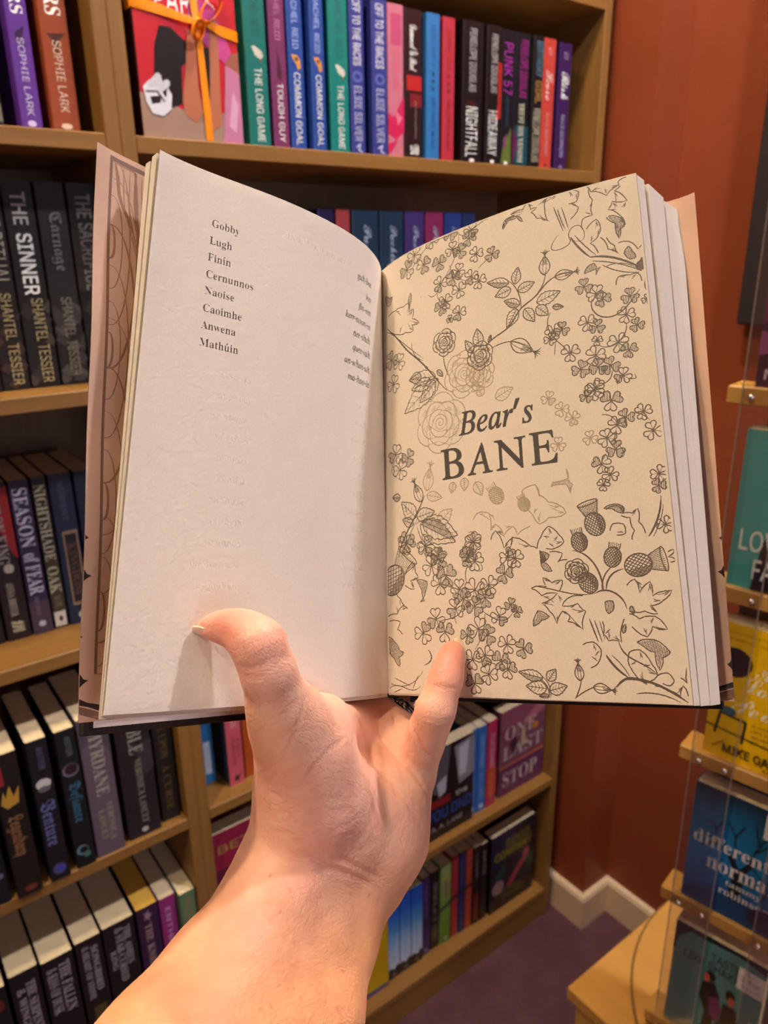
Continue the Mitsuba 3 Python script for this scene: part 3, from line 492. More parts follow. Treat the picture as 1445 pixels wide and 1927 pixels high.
# ---------------------------------------------------------------- cabinet, turntable and acrylic book stand
CX0, CY1 = 0.803, 0.579
k = name('low_cabinet')
add(k + '__top', bx(CX0, 1.413, -0.30, CY1, 0.475, 0.500, 0.002), 'maple')
add(k + '__body', bx(CX0 + .012, 1.390, -0.29, CY1 - .012, 0.04, 0.475, 0.002), 'maple_edge')
add(k + '__plinth', bx(CX0 + .03, 1.385, -0.28, CY1 - .03, 0.0, 0.04, 0.001), 'maple_edge')
tag(k, 'low honey-coloured wooden cabinet under the acrylic book stand', 'cabinet')
TC = np.array([1.085, 0.252])
k = name('turntable')
m = trimesh.creation.cylinder(radius=.324, height=.004, sections=96); m.apply_translation([TC[0], TC[1], .5015])
add(k + '__disc', m, 'maple')
m = trimesh.creation.annulus(r_min=.3242, r_max=.3285, height=.0012, sections=96); m.apply_translation([TC[0], TC[1], .5004])
add(k + '__groove', m, 'oak_deep')
m = trimesh.creation.cylinder(radius=.05, height=.016, sections=40); m.apply_translation([.955, .375, .5115]); add(k + '__hub', m, 'oak_deep')
tag(k, 'round wooden turntable on the low cabinet', 'turntable')

E_ = np.array([.184, -.983, 0.0]); E_ /= np.linalg.norm(E_); N_ = np.array([E_[1], -E_[0], 0.0])     # along the ledges, out of the face
SO = np.array([.857, .437, 0.0]); Z_ = np.array([0, 0, 1.0])
SM = np.eye(4); SM[:3, 0] = N_; SM[:3, 1] = E_; SM[:3, 2] = Z_; SM[:3, 3] = SO     # local: x out of the face, y along, z up
LEDGE = [1.529, 1.282, 1.034, .786, .537]
k = name('book_stand')
for z in LEDGE:
    add(name('ledge', k), bx(-.040, .006, -.026, .160, z - .021, z, .0016), 'maple_edge', to_world=SM)
add(k + '__back_board', bx(-.054, -.040, .010, .150, .520, 1.78, .002), 'back_board', to_world=SM)
add(k + '__base', bx(-.20, .004, -.010, .150, .520, .530, .001), 'maple_edge', to_world=SM)
add(name('front_strip', k), bx(.0066, .0096, -.008, .046, .520, 1.80), 'acrylic', to_world=SM)
add(name('front_strip', k), bx(.0066, .0096, .104, .152, .520, 1.80), 'acrylic', to_world=SM)
for y0 in (-.008, .104):
    for yy in (y0, y0 + (.054 if y0 < 0 else .048)): add(name('strip_edge', k), bx(.0064, .0098, yy - .0004, yy + .0004, .520, 1.80), 'acrylic_edge', to_world=SM)
scr = trimesh.creation.icosphere(2, .0036); scr.apply_scale([.7, 1, 1])
for z in LEDGE:
    for y in (.002, .036, .112, .144):
        m = scr.copy(); m.apply_translation([.0102, y, z - .0105]); add(name('screw', k), m, 'metal', True, to_world=SM)
labels[k + '__front_strip'] = {'label': 'clear acrylic strip holding the left edge of the books'}
tag(k, 'tall book stand with wooden ledges and clear acrylic strips on the turntable', 'display stand')

def stand_book(label, z, front, col, side, h=.198, base='book'):
    M = SM @ np.array([[1, 0, 0, -.0315], [0, 1, 0, .001], [0, 0, 1, z], [0, 0, 0, 1.0]])
    return book(label, .030, h, .129, col, M, (), front, group='face-out books on the acrylic stand', side=side, base=base)
CG = 1.7
stand_book('plum face-out cover on the topmost ledge of the acrylic stand', LEDGE[0], [('p', [(.0, .35), (.25, .5), (.2, .7), (0, .75)], '#5d2248'), ('p', [(.0, .18), (.12, .2), (.1, .3), (0, .32)], '#7d3a62'), ('e', .55, .6, .2, .14, '#7a3058'), ('h', 'MIDNIGHT', 'bold', .07, .93, .045, .105, '#b59aa0')], '#2c1026', '#220c1c')
stand_book('teal face-out cover with a dark silhouette, second ledge of the acrylic stand', LEDGE[1], [('r', .0, .05, 0, 1, '#3f7f78'), ('e', .62, .43, .24, .20, '#a8482c'), ('e', .48, .40, .10, .10, '#c08038'), ('e', .70, .66, .17, .12, '#c08038'), ('e', .62, .70, .05, .03, '#cfc09a'), ('p', [(.22, 0), (.27, .30), (.33, .42), (.44, .46), (.75, .44), (.97, .36), (1, 0)], '#1c1a1e'), ('r', .5, .95, .84, .97, '#232b3a'), ('h', 'a story for every summer', 'sans', .34, .94, .795, .815, '#a5b8a8'), ('h', 'and for every rainy day', 'sans', .38, .94, .755, .775, '#a5b8a8'), ('h', 'LOVE', 'bold', .07, .50, .25, .385, '#d8cbb4'), ('h', 'FALLS', 'bold', .22, .66, .075, .205, '#d8cbb4')], '#3f8a80', '#2f6a64')
stand_book('yellow face-out cover with white handwriting, third ledge of the acrylic stand', LEDGE[2], [('e', .19, .73, .17, .105, '#241a1c'), ('h', 'the bestselling author of', 'sans', .06, .62, .93, .95, '#7a5a10'), ('h', 'another novel', 'sans', .10, .58, .885, .905, '#7a5a10'), ('h', 'All the', 'script', .40, .98, .66, .80, '#d8c8a0', -.012), ('h', 'Lonely', 'script', .30, .98, .49, .66, '#d8c8a0', -.012), ('h', 'People', 'script', .22, .98, .33, .50, '#d8c8a0', -.012), ('h', 'A NOVEL ABOUT', 'sans', .44, .93, .315, .335, '#5a3c10'), ('h', 'LIFE AND THE PLACE', 'sans', .44, .97, .275, .295, '#5a3c10'), ('h', 'WHERE WE ALL', 'sans', .44, .92, .235, .255, '#5a3c10'), ('h', 'BELONG', 'sans', .44, .72, .195, .215, '#5a3c10'),
  ('l', [(.0, .235), (1, .17)], .008, '#3a280e'), ('l', [(.10, .19), (.13, .35), (.38, .33), (.37, .17)], .012, '#241a1c'), ('e', .2, .375, .08, .03, '#2c5560'), ('l', [(.2, .14), (.1, .08)], .006, '#6a4a08'), ('l', [(.4, .13), (.3, .06)], .006, '#6a4a08'), ('l', [(.6, .12), (.58, .05)], .006, '#6a4a08'), ('h', 'MIKE GAYLE', 'sans', .20, .84, .06, .125, '#241a10', .03), ('h', 'best seller', 'script', .6, .9, .02, .045, '#4a3408')], '#d09a04', '#8a6408')
stk = lambda b0: [('r', .72, 1.0, b0, b0 + .20, '#d4cdce'), ('h', 'Books', 'script', .79, .93, b0 + .155, b0 + .18, '#5a5458'), ('h', '3 for', 'sans', .75, .96, b0 + .085, b0 + .135, '#241f24'), ('h', 'or \u00a34.99', 'sans', .76, .96, b0 + .03, b0 + .06, '#4a4448')]
tree = lambda c: [('p', [(.46, .17), (.50, .40), (.40, .52), (.44, .54), (.55, .44), (.64, .54), (.68, .52), (.60, .40), (.62, .17)], c)] + [('l', q, .007, c) for q in ([(.42, .53), (.3, .58), (.14, .50)], [(.3, .58), (.2, .62), (.12, .6)], [(.64, .52), (.78, .44), (.92, .42), (.97, .34)], [(.78, .44), (.84, .34), (.8, .28)], [(.5, .5), (.46, .7), (.38, .78)], [(.46, .68), (.54, .8)], [(.62, .52), (.7, .7), (.64, .84)], [(.68, .64), (.8, .74), (.86, .84)], [(.3, .58), (.26, .7), (.18, .74)], [(.26, .68), (.32, .76)], [(.7, .7), (.78, .82)])]
stand_book('blue face-out cover with a bare tree, fourth ledge of the acrylic stand', LEDGE[3], [('g', 0, 1, [(0, '#1c2c4c'), (.2, '#1a4f7c'), (.5, '#0f6a94'), (.8, '#135878'), (1, '#182636')]), *tree('#121c24'), ('p', [(.3, .17), (.75, .17), (1, .1), (1, 0), (0, 0), (0, .06)], '#173a5c'), ('h', 'differently', 'serif', .05, .99, .49, .63, '#e8dcc6'), ('h', 'normal', 'serif', .22, .90, .35, .475, '#e8dcc6'), ('h', 'tammy', 'serif', .44, .80, .255, .315, '#b9b6ac'), ('h', 'robinson', 'serif', .38, .90, .18, .245, '#b9b6ac'), ('e', .86, .12, .16, .09, '#2a2438'), *stk(.78)], '#145a80', '#12263a')
stand_book('grey-green face-out cover with a standing couple, lowest ledge of the acrylic stand', LEDGE[4], [('p', [(0, 1), (1, 1), (1, .93), (.7, .97), (.35, .955), (.18, .96), (.10, .90), (.05, .86), (.03, .74), (0, .72)], '#131614'), ('h', 'TASTES', 'bold', .42, .80, .80, .875, '#1a2623'), ('h', 'LIKE SHAKKAR', 'bold', .13, .90, .71, .785, '#1a2623'),
  ('e', .45, .66, .055, .045, '#17100f'), ('e', .41, .63, .035, .04, '#a04a34'), ('p', [(.38, .58), (.5, .62), (.58, .5), (.56, .36), (.52, .12), (.42, .10), (.44, .3), (.36, .44)], '#1c1414'), ('p', [(.46, .46), (.56, .5), (.62, .38), (.58, .26), (.50, .3)], '#5a1f48'), ('e', .68, .58, .05, .05, '#17100f'), ('e', .70, .53, .035, .045, '#a04a34'), ('p', [(.62, .48), (.76, .48), (.80, .38), (.80, .14), (.6, .08), (.56, .2), (.62, .34)], '#1c1414'), ('p', [(.62, .08), (.68, .08), (.70, 0), (.66, 0)], '#a04a34'), ('p', [(.76, .3), (.9, .42), (.95, .38), (.82, .22)], '#6a2440'), ('p', [(.9, .46), (.96, .46), (.96, .14), (.9, .16)], '#a89a8a'), *stk(.70)], '#48706a', '#2c443f')

CG = 1.0
# ---------------------------------------------------------------- the open hardback. Local metres: x across, y up the page, z towards the reader
BM = np.array([[0.80227, 0.28908, -0.52229], [-0.59694, 0.3814, -0.70583], [-0.00484, 0.87805, 0.47855]])
BO = np.array([0.21146, 0.28412, 1.5778])
OB = np.eye(4); OB[:3, :3] = BM; OB[:3, 3] = BO
def prof(pts):
    c = np.array(pts) / 1000.0; d = np.concatenate([[0], np.cumsum(np.linalg.norm(np.diff(c, axis=0), axis=1))]); return CubicSpline(d / d[-1], c)
PL = (prof([[0, 0], [-8.8, 28.8], [-26.5, 50.7], [-46.7, 68.3], [-67.0, 83.0], [-84.5, 98.4]]), prof([[1.2, 8.4], [-12.8, 28.0], [-29.6, 47.0], [-48.8, 65.3], [-70.2, 83.2], [-94.4, 100.6]]))
PR_ = (prof([[0, 0], [17.6, 23.9], [38.8, 42.1], [60.3, 57.9], [82.4, 70.6], [104.0, 81.0]]), prof([[1.2, 8.4], [20.2, 23.5], [40.0, 39.9], [61.3, 55.8], [84.5, 70.7], [107.7, 87.9]]))
HP, WP = 0.210, 133.5
def page_pt(pf, a, b, off=0.0):         # a mm from the gutter, b mm from the foot of the page
    a = np.asarray(a, float); v = np.asarray(b, float)[..., None] / 210.0; s = a / WP
    q = pf[1](s) * (1 - v) + pf[0](s) * v
    t = pf[1](s, 1) * (1 - v) + pf[0](s, 1) * v; t /= np.linalg.norm(t, axis=-1, keepdims=True)
    n = np.stack([-t[..., 1], t[..., 0]], -1) * np.sign(t[..., :1] + 1e-9)
    q = q + n * (np.asarray(off)[..., None] if np.ndim(off) else off)
    return np.stack([q[..., 0], (v[..., 0] - 0.5) * HP, q[..., 1]], -1)
def grid(nu, nv, fn, flip=False):
    u, v = np.meshgrid(np.linspace(0, 1, nu), np.linspace(0, 1, nv), indexing='ij'); p = fn(u.ravel(), v.ravel())
    i = np.arange(nu * nv).reshape(nu, nv); a, b, c, d = i[:-1, :-1].ravel(), i[1:, :-1].ravel(), i[1:, 1:].ravel(), i[:-1, 1:].ravel()
    f = np.vstack([np.stack([a, b, c], 1), np.stack([a, c, d], 1)]); 
    return trimesh.Trimesh(p, f[:, ::-1] if flip else f, process=False), np.stack([u.ravel(), v.ravel()], 1)
def solid(front, back, nu, nv):         # closed body between two ruled sheets given over (u, v)
    m, uv = grid(nu, nv, front); n = nu * nv; p2 = grid(nu, nv, back)[0].vertices
    i = np.arange(n).reshape(nu, nv); edge = np.concatenate([i[:, 0], i[-1, 1:], i[-2::-1, -1], i[0, -2:0:-1]]); e2 = np.roll(edge, -1)
    f = np.vstack([m.faces, m.faces[:, ::-1] + n, np.stack([edge, edge + n, e2 + n], 1), np.stack([edge, e2 + n, e2], 1)])
    return trimesh.Trimesh(np.vstack([m.vertices, p2]), f, process=False), np.vstack([uv, uv])
def papery(p, n, uv):
    t = mikit.fbm(uv.x * 260, uv.y * 400, 0.0, octaves=3); s = mikit.noise(uv.x * 5, uv.y * 7, 2.0)
    return mikit.mix((0.60, 0.53, 0.46), (0.68, 0.61, 0.53), dr.clip(t * 0.8 + s * 0.2, 0, 1))
def tooth(p, n, uv):
    return 0.00010 * mikit.fbm(uv.x * 170, uv.y * 270, 0.0, octaves=2) + 0.00005 * mikit.noise(uv.x * 520, uv.y * 800, 1.0)
def papery2(p, n, uv):
    t = mikit.fbm(uv.x * 260, uv.y * 400, 0.0, octaves=3)
    return mikit.mix((0.62, 0.535, 0.43), (0.70, 0.61, 0.50), t)
scene['page_paper'] = two({'type': 'bumpmap', 'arbitrary': mikit.proc(tooth, 0.0004), 'scale': 1.0, 'bsdf': {'type': 'principled', 'base_color': mikit.proc(papery), 'roughness': 0.85, 'specular': 0.15}})
scene['page_paper_tinted'] = two({'type': 'bumpmap', 'arbitrary': mikit.proc(tooth, 0.0004), 'scale': 1.0, 'bsdf': {'type': 'principled', 'base_color': mikit.proc(papery2), 'roughness': 0.85, 'specular': 0.15}})
def edge_lines(p, n, uv):
    t = mikit.noise(uv.x * 1.0, uv.y * 1.3, 0.0); l = mikit.noise(uv.x * 160, uv.y * 2.0, 5.0)
    return mikit.mix((0.47, 0.40, 0.33), (0.72, 0.64, 0.54), dr.clip(0.15 + 0.85 * l, 0, 1))
scene['fore_edge'] = pr(mikit.proc(edge_lines), 0.85, spec=0.1)
def jacket(p, n, uv):
    t = mikit.fbm(p.x * 60, p.y * 60, p.z * 60, octaves=4)
    return mikit.mix((0.55, 0.34, 0.235), (0.63, 0.40, 0.285), t)
scene['jacket_paper'] = pr(mikit.proc(jacket), 0.6, spec=0.25)
scene['cover_cloth'] = pr((0.022, 0.016, 0.015), 0.65, spec=0.2)
k = name('open_book')
LH, LE = np.array([-.015, -.008]), np.array([-.1075, .0925]); RH, RE = np.array([.012, -.010]), np.array([.1372, .0572])
def board(h, e, y0, y1, t0, t1, off0, off1, c=0.0):   # slab along the cover line from t0 to t1, thickness between offsets measured away from the reader
    d = e - h; L = np.linalg.norm(d); d = d / L; n = np.array([-d[1], d[0]]) * np.sign(d[0])
    m = bx(t0 * L, t1 * L, y0, y1, -off1, -off0, c); v = m.vertices.copy()
    q = h + v[:, :1] * d + v[:, 2:] * n
    m = trimesh.Trimesh(np.column_stack([q[:, 0], v[:, 1], q[:, 1]]), m.faces, process=False); m.fix_normals(); return m
add(name('cover_board', k), board(LH, LE, -.1132, .1065, 0, .975, 0.0006, .0032, .0006), 'cover_cloth', to_world=OB)
add(name('cover_board', k), board(RH, RE, -.1096, .1085, 0, .965, 0.0006, .0032, .0006), 'cover_cloth', to_world=OB)
def arcspine(y0, y1, r0):
    a = np.array([LH - [0.000, .001], [-.0135, -.020], [-.006, -.027], [.004, -.027], [.0115, -.021], RH - [0, .001]]); s = CubicSpline(np.linspace(0, 1, 6), a)
    def sh(o):
        def f(u, v):
            q = s(u); t = s(u, 1); t /= np.linalg.norm(t, axis=1, keepdims=True); q = q + np.stack([t[:, 1], -t[:, 0]], 1) * o
            return np.column_stack([q[:, 0], y0 + (y1 - y0) * v, q[:, 1]])
        return f
    return solid(sh(0), sh(.0016), 24, 3)[0]
m = arcspine(-.1105, .107, 0); m.fix_normals(); add(k + '__spine', m, 'cover_cloth', True, to_world=OB)
# dust jacket flaps folded over the boards, a white endleaf under the left one
m = board(LH, LE, -.1105, .1062, .12, .945, .0001, .0005); add(k + '__endleaf', m, 'print_matt', False, flatcol(m, (.84, .78, .77)), to_world=OB)
def flap(h, e, y0, y1a, y1b, t0, t1, t1b):
    d = e - h; L = np.linalg.norm(d); d = d / L; n = np.array([-d[1], d[0]]) * np.sign(d[0])
    def f(o):
        def g(u, v):
            t = (t0 + (t1b + (t1 - t1b) * v - t0) * u) * L; w = .0012 * np.maximum(0, (u - .9) / .1) ** 2 + .0005 * np.sin(v * 17 + u * 3) * u
            q = h + t[:, None] * d + np.outer(w + o, n); top = y1a + (y1b - y1a) * u
            return np.column_stack([q[:, 0], y0 + (top - y0) * v, q[:, 1]])
        return g
    m = solid(f(.0004), f(-.00005), 24, 30)[0]; m.fix_normals(); return m, f(.0004)
mL, fL = flap(LH, LE, -.1082, .1125, .1095, .10, 1.034, .992); mR, fR = flap(RH, RE, -.1062, .108, .1100, .45, 1.006, .994)
jl, jr = name('jacket_flap', k), name('jacket_flap', k)
add(jl, mL, 'jacket_paper', True, to_world=OB); add(jr, mR, 'jacket_paper', True, to_world=OB)
def jback(h, e, y0, y1):
    return board(h, e, y0, y1, .02, .975, .0034, .0037)
add(name('jacket', k), jback(LH, LE, -.1085, .1092), 'jacket_paper', to_world=OB); add(name('jacket', k), jback(RH, RE, -.1066, .1096), 'jacket_paper', to_world=OB)
labels[jl] = {'label': 'pinkish jacket flap with brown wood-grain border'}; labels[jr] = {'label': 'pinkish jacket flap with dark corner ornament'}
BR = np.array([0.21, 0.115, 0.075]); GR = np.array([0.30, 0.165, 0.10]); DK = np.array([0.030, 0.020, 0.018])
class Ink:                                  # brush strokes as flat strips in page units
    def __init__(s): s.v, s.f, s.c, s.n = [], [], [], 0
    def line(s, pts, w, col, taper=False):
        p = np.asarray(pts, float)
        if len(p) < 2: return
        t = np.gradient(p, axis=0); t /= np.linalg.norm(t, axis=1, keepdims=True) + 1e-9; n = np.stack([-t[:, 1], t[:, 0]], 1)
        ww = np.broadcast_to(np.asarray(w, float), len(p)).copy() / 2
        if taper: ww *= np.interp(np.linspace(0, 1, len(p)), [0, .2, .75, 1], [.5, 1, .9, .35])
        m = len(p); v = np.vstack([p + n * ww[:, None], p - n * ww[:, None]]); i = np.arange(m - 1)
        s.v.append(v); s.f.append(np.vstack([np.stack([i, i + m, i + m + 1], 1), np.stack([i, i + m + 1, i + 1], 1)]) + s.n); s.c.append(np.tile(col, (2 * m, 1))); s.n += 2 * m
    def fill(s, g, col, maxe=None):
        for q in polys(g):
            v, f = trimesh.creation.triangulate_polygon(q, engine='earcut')
            if maxe: v, f = trimesh.remesh.subdivide_to_size(np.column_stack([v, np.zeros(len(v))]), f, maxe); v = v[:, :2]
            s.v.append(v); s.f.append(f + s.n); s.c.append(np.tile(col, (len(v), 1))); s.n += len(v)
    def mesh(s, place):
        return trimesh.Trimesh(place(np.vstack(s.v)), np.vstack(s.f), process=False), np.vstack(s.c)
def smooth(pts, n=8):
    p = np.asarray(pts, float)
    if len(p) < 3: return np.array([p[0] + (p[-1] - p[0]) * t for t in np.linspace(0, 1, n)])
    d = np.concatenate([[0], np.cumsum(np.linalg.norm(np.diff(p, axis=0), axis=1) + 1e-6)]); return CubicSpline(d, p)(np.linspace(0, d[-1], n * (len(p) - 1)))
# wood-grain print on the left flap, in mm: x across the flap from the hinge (fold at about 137), y up
FW = 136.0
def fp(pts): return np.asarray(pts, float) * [FW, 1.0]
def fpoly(pts): return Polygon(fp(pts))
I = Ink()
I.fill(sbox(.9445 * FW, -92, .954 * FW, 107.5), BR, 4); I.fill(sbox(.60 * FW, 105.6, .954 * FW, 107.5), BR, 4)
for yc, sp, n_ in ((72, 26, 4), (28, 30, 5), (-30, 34, 5), (-70, 20, 3)):
    for i in range(n_):
        r = 3 + i * 4.6; th = np.linspace(-math.pi / 2, math.pi / 2, 26); e = 2.3 + .25 * i
        I.line(np.stack([.9445 * FW - r * np.cos(th) ** .8 * .75, np.clip(yc + r * e * np.sin(th) + .08 * r * np.cos(th), -92, 105.2)], 1), np.full(26, .55 if i % 3 else 1.1), GR, True)
for i in range(6):
    t = np.linspace(0, 1, 30); I.line(np.stack([.9445 * FW - 1.2 - 3.2 * i - 9 * t ** 1.5 - .5 * np.sin(t * 9 + i), 105 - t * (26 + 14 * i)], 1), np.full(30, .55 if i % 3 else 1.7), GR, True)
# dark ornaments along the foot and thorns along the fold
I.fill(fpoly([(1.0, -100.2), (.975, -101.6), (.95, -102.2), (.92, -103.0), (.87, -105.0), (.80, -106.2), (.60, -106.6), (.60, -107.9), (.78, -107.6), (.88, -106.6), (.93, -105.0), (.97, -103.2), (1.0, -102.4)]), DK, 6)
I.fill(fpoly([(1.0, -102.8), (.965, -104.0), (.925, -105.6), (.89, -107.0), (.86, -107.9), (.90, -107.9), (.94, -106.6), (1.0, -104.8)]), BR, 6)
for i in range(6): I.line(smooth(fp([(1.0, -103.0 - i * .38), (.965, -104.2 - i * .42), (.92, -105.9 - i * .35), (.87, -107.6)]), 8), np.full(24, .22 if i % 2 else .34), DK if i % 2 else GR)
for i in range(6): I.line(fp([(.998 - i * .010, -105.4 - i * .38), (.972 - i * .008, -105.7 - i * .40)]), .35, BR)
for i in range(14): I.fill(fpoly([(.88 - i * .03, -106.9), (.862 - i * .03, -106.3 + .3 * (i % 2)), (.842 - i * .03, -107.8), (.865 - i * .03, -107.9)]), BR if i % 3 == 1 else DK)
for y, q in ((-44, .5), (-57.5, 1.0), (-79, .25), (-94, 1.1)): I.fill(fpoly([(1.0, y + 2 * q), (1 - .012 * q, y + .3 * q), (1 - .026 * q, y), (1 - .012 * q, y - 1.0 * q), (1.0, y - 2.2 * q)]), DK)
def flap_place(h, e, f, y0, y1a, y1b):
    d = (e - h) / np.linalg.norm(e - h); n = np.array([-d[1], d[0]]) * np.sign(d[0])
    def g(p):
        u = np.clip(p[:, 0] / FW, 0, 1); top = y1a + (y1b - y1a) * u; q = f(u, (p[:, 1] / 1000 - y0) / (top - y0)); q[:, 0] += n[0] * .00015; q[:, 2] += n[1] * .00015; return q
    return g
m, c = I.mesh(flap_place(LH, LE, fL, -.1082, .1125, .1095)); add(jl + '__grain_print', m, 'print_matt', False, c, to_world=OB)
I = Ink()
I.fill(fpoly([(1.0, -98.8), (.95, -100.2), (.90, -101.4), (.84, -102.6), (.84, -104.2), (.90, -103.2), (.95, -102.2), (1.0, -101.0)]), DK)
I.fill(fpoly([(1.0, -101.6), (.96, -102.8), (.90, -104.2), (.86, -105.0), (.86, -105.9), (.96, -105.9), (1.0, -104.8)]), BR)
for i in range(6): I.line(smooth(fp([(1.0, -101.4 - i * .75), (.96, -102.7 - i * .6), (.90, -104.0 - i * .4), (.84, -105.0 - i * .2)]), 8), np.full(24, .34), DK, True)
for y, q in ((-42, .5), (-55.5, 1.2), (-92, .9)): I.fill(fpoly([(1.0, y + 2 * q), (1 - .012 * q, y + .4 * q), (1 - .026 * q, y), (1 - .012 * q, y - 1.0 * q), (1.0, y - 2.2 * q)]), DK)
m, c = I.mesh(flap_place(RH, RE, fR, -.1062, .108, .1100)); add(jr + '__corner_print', m, 'print_matt', False, c, to_world=OB)

# page blocks
def sheet(pf, off): return lambda u, v: page_pt(pf, u * WP, v * 210, off)
def lerp2(p0t, p1t, p0b, p1b):            # straight ruled sheet between gutter and fore edge, (x, z) at head and foot in mm
    a, b, c, d = (np.array(q) / 1000 for q in (p0t, p1t, p0b, p1b))
    return lambda u, v: np.column_stack([((a + np.outer(u, b - a)) * v[:, None] + (c + np.outer(u, d - c)) * (1 - v)[:, None])[:, 0], (v - .5) * HP, ((a + np.outer(u, b - a)) * v[:, None] + (c + np.outer(u, d - c)) * (1 - v)[:, None])[:, 1]])
def addblock(front, back, yshift=0.0):
    m, uv = solid(front, back, 30, 8); m.fix_normals(); m.apply_translation([0, yshift, 0])
    n = len(uv) // 2; uvw = np.column_stack([np.r_[np.zeros(n), np.ones(n)], uv[:, 1]])
    add(name('page_block', k), m, 'fore_edge', False, uv=uvw, to_world=OB)
def shiftprof(pf, out):                    # the page's curve moved back at the fore edge: offset grows from gutter to edge, (dx, dz) in mm at head and foot
    def f(u, v):
        p = page_pt(pf, u * WP, v * 210, -.0004); s = (u ** 1.4)[:, None]
        d = (np.array(out[0]) * v[:, None] + np.array(out[1]) * (1 - v)[:, None]) / 1000 * s; p[:, 0] += d[:, 0]; p[:, 2] += d[:, 1]; return p
    return f
addblock(shiftprof(PL, ((-1.2, -1.1), (-.6, -.6))), shiftprof(PL, ((-3.8, -3.5), (-1.6, -2.0))), -.0002)
addblock(shiftprof(PL, ((-4.6, -4.0), (-2.0, -2.3))), shiftprof(PL, ((-7.0, -5.9), (-2.6, -3.2))), -.0016)
addblock(shiftprof(PR_, ((.3, -.4), (.2, -.3))), shiftprof(PR_, ((4.6, -4.2), (3.2, -2.6))), -.0002)
addblock(shiftprof(PR_, ((7.2, -6.2), (3.7, -3.1))), shiftprof(PR_, ((17.0, -16.2), (8.6, -6.9))), -.0006)
addblock(shiftprof(PR_, ((18.6, -18.6), (9.0, -7.3))), lerp2((9, -16), (133.2, 53.0), (9, -12), (123.0, 74.5)), -.0008)
# the two open leaves, slightly proud of the blocks
def leaf(pf, bs, end):
    m, uv = solid(sheet(pf, 0.00015), sheet(pf, -0.00015), 70, 40); m.fix_normals()
    kk = name('page', k); add(kk, m, bs, True, uv=uv, to_world=OB); return kk
lp, rp = leaf(PL, 'page_paper', 1), leaf(PR_, 'page_paper_tinted', 1)
labels[lp] = {'label': 'left page with two columns of names'}; labels[rp] = {'label': 'right page printed with thistles, clover and roses around a title'}
INK = np.array([0.068, 0.056, 0.046])
def on_page(pf, o=.00028): return lambda p: page_pt(pf, p[:, 0], p[:, 1], o)
I = Ink()
def setline(I, text, style, a, b, cap, col, right=None, grow=0.0, px=64, wide=1.0, flip=1, shear=0.0, maxe=1.6):
    g = lettering(text, style, px, grow); x0, y0, x1, y1 = g.bounds
    if right is not None: wide = (a - right) / ((x1 - x0) * cap)     # from a (left end) to right, in mm from the gutter
    g = affinity.affine_transform(g, [cap * wide * flip, shear * cap, 0, cap, a - x0 * cap * wide * flip, b]); I.fill(g, col, maxe)
# on the left page distance grows to the left, so lines run with flip = -1
def roman(text):                          # the bold serif letters slimmed sideways to a book weight
    g = lettering(text.replace('\u00fa', 'u').replace('\u00ed', 'i'), 'serif', 96); g = g.intersection(affinity.translate(g, -.062, 0)).buffer(.008)
    for ch in '\u00fa\u00ed':
        if ch in text:
            q = text[:text.index(ch) + 1].replace('\u00fa', 'u').replace('\u00ed', 'i'); xb_ = lettering(q, 'serif', 96).bounds[2]; xa = lettering(q[:-1], 'serif', 96).bounds[2]; xc = (xa + xb_) / 2 - .02
            g = g.difference(sbox(xa - .02, .74, xb_, 1.3)).union(Polygon([(xc - .10, .76), (xc + .04, 1.04), (xc + .17, .99), (xc - .05, .74)]))
    return g
for text, a, b in (('Gobby', 109.7, 186.8), ('Lugh', 110.1, 179.3), ('Fin\u00edn', 110.3, 172.1), ('Cernunnos', 110.5, 164.8), ('Naoise', 110.5, 157.8), ('Caoimhe', 110.7, 150.5), ('Anwena', 110.9, 143.5), ('Math\u00fain', 111.0, 136.3)):
    I.fill(affinity.affine_transform(roman(text), [-3.3 * .95, 0, 0, 3.3, a, b]), INK * .8, 1.6)
for text, r, b in (('guh-bee', 20.9, 190.4), ('loo', 20.9, 182.7), ('fin-een', 20.8, 175.8), ('kerr-noon-os', 20.7, 168.7), ('nee-sheh', 20.8, 161.5), ('quee-vah', 20.6, 154.5), ('an-when-uh', 20.7, 147.1), ('ma-hoo-in', 20.8, 139.9)):
    g = lettering(text, 'italic', 64, .012); wd = (g.bounds[2] - g.bounds[0]) * 3.3 * .84; setline(I, text, 'italic', r + wd, b, 3.3, INK * .75, wide=.84, flip=-1, grow=.018)
m, c = I.mesh(on_page(PL)); add(lp + '__lettering', m, 'print_matt', False, c, to_world=OB)
# faint print of the other side of the leaf
I = Ink(); FA = np.array([0.575, 0.507, 0.442])
for text, a, b, cap in (('Note on the Names', 98, 193, 3.6), ('guide to', 78, 184, 2.6)): setline(I, text, 'serif', a - 60, b, cap, FA, grow=-.02, flip=1)
for i, text in enumerate(('Wren', 'Tadhg', 'Rowan', 'Balor', 'Allan', 'Ellen', 'Keeva', 'Nora', 'Conn', 'Mairead', 'Padraig')): setline(I, text, 'serif', 22, 128 - i * 8.2, 2.9, FA, grow=-.02, flip=1); setline(I, text.lower() + '-' + text[:2].lower(), 'italic', 88, 125 - i * 8.2, 2.9, FA, flip=1)
m, c = I.mesh(on_page(PL, .00022)); add(lp + '__show_through', m, 'print_matt', False, c, to_world=OB)
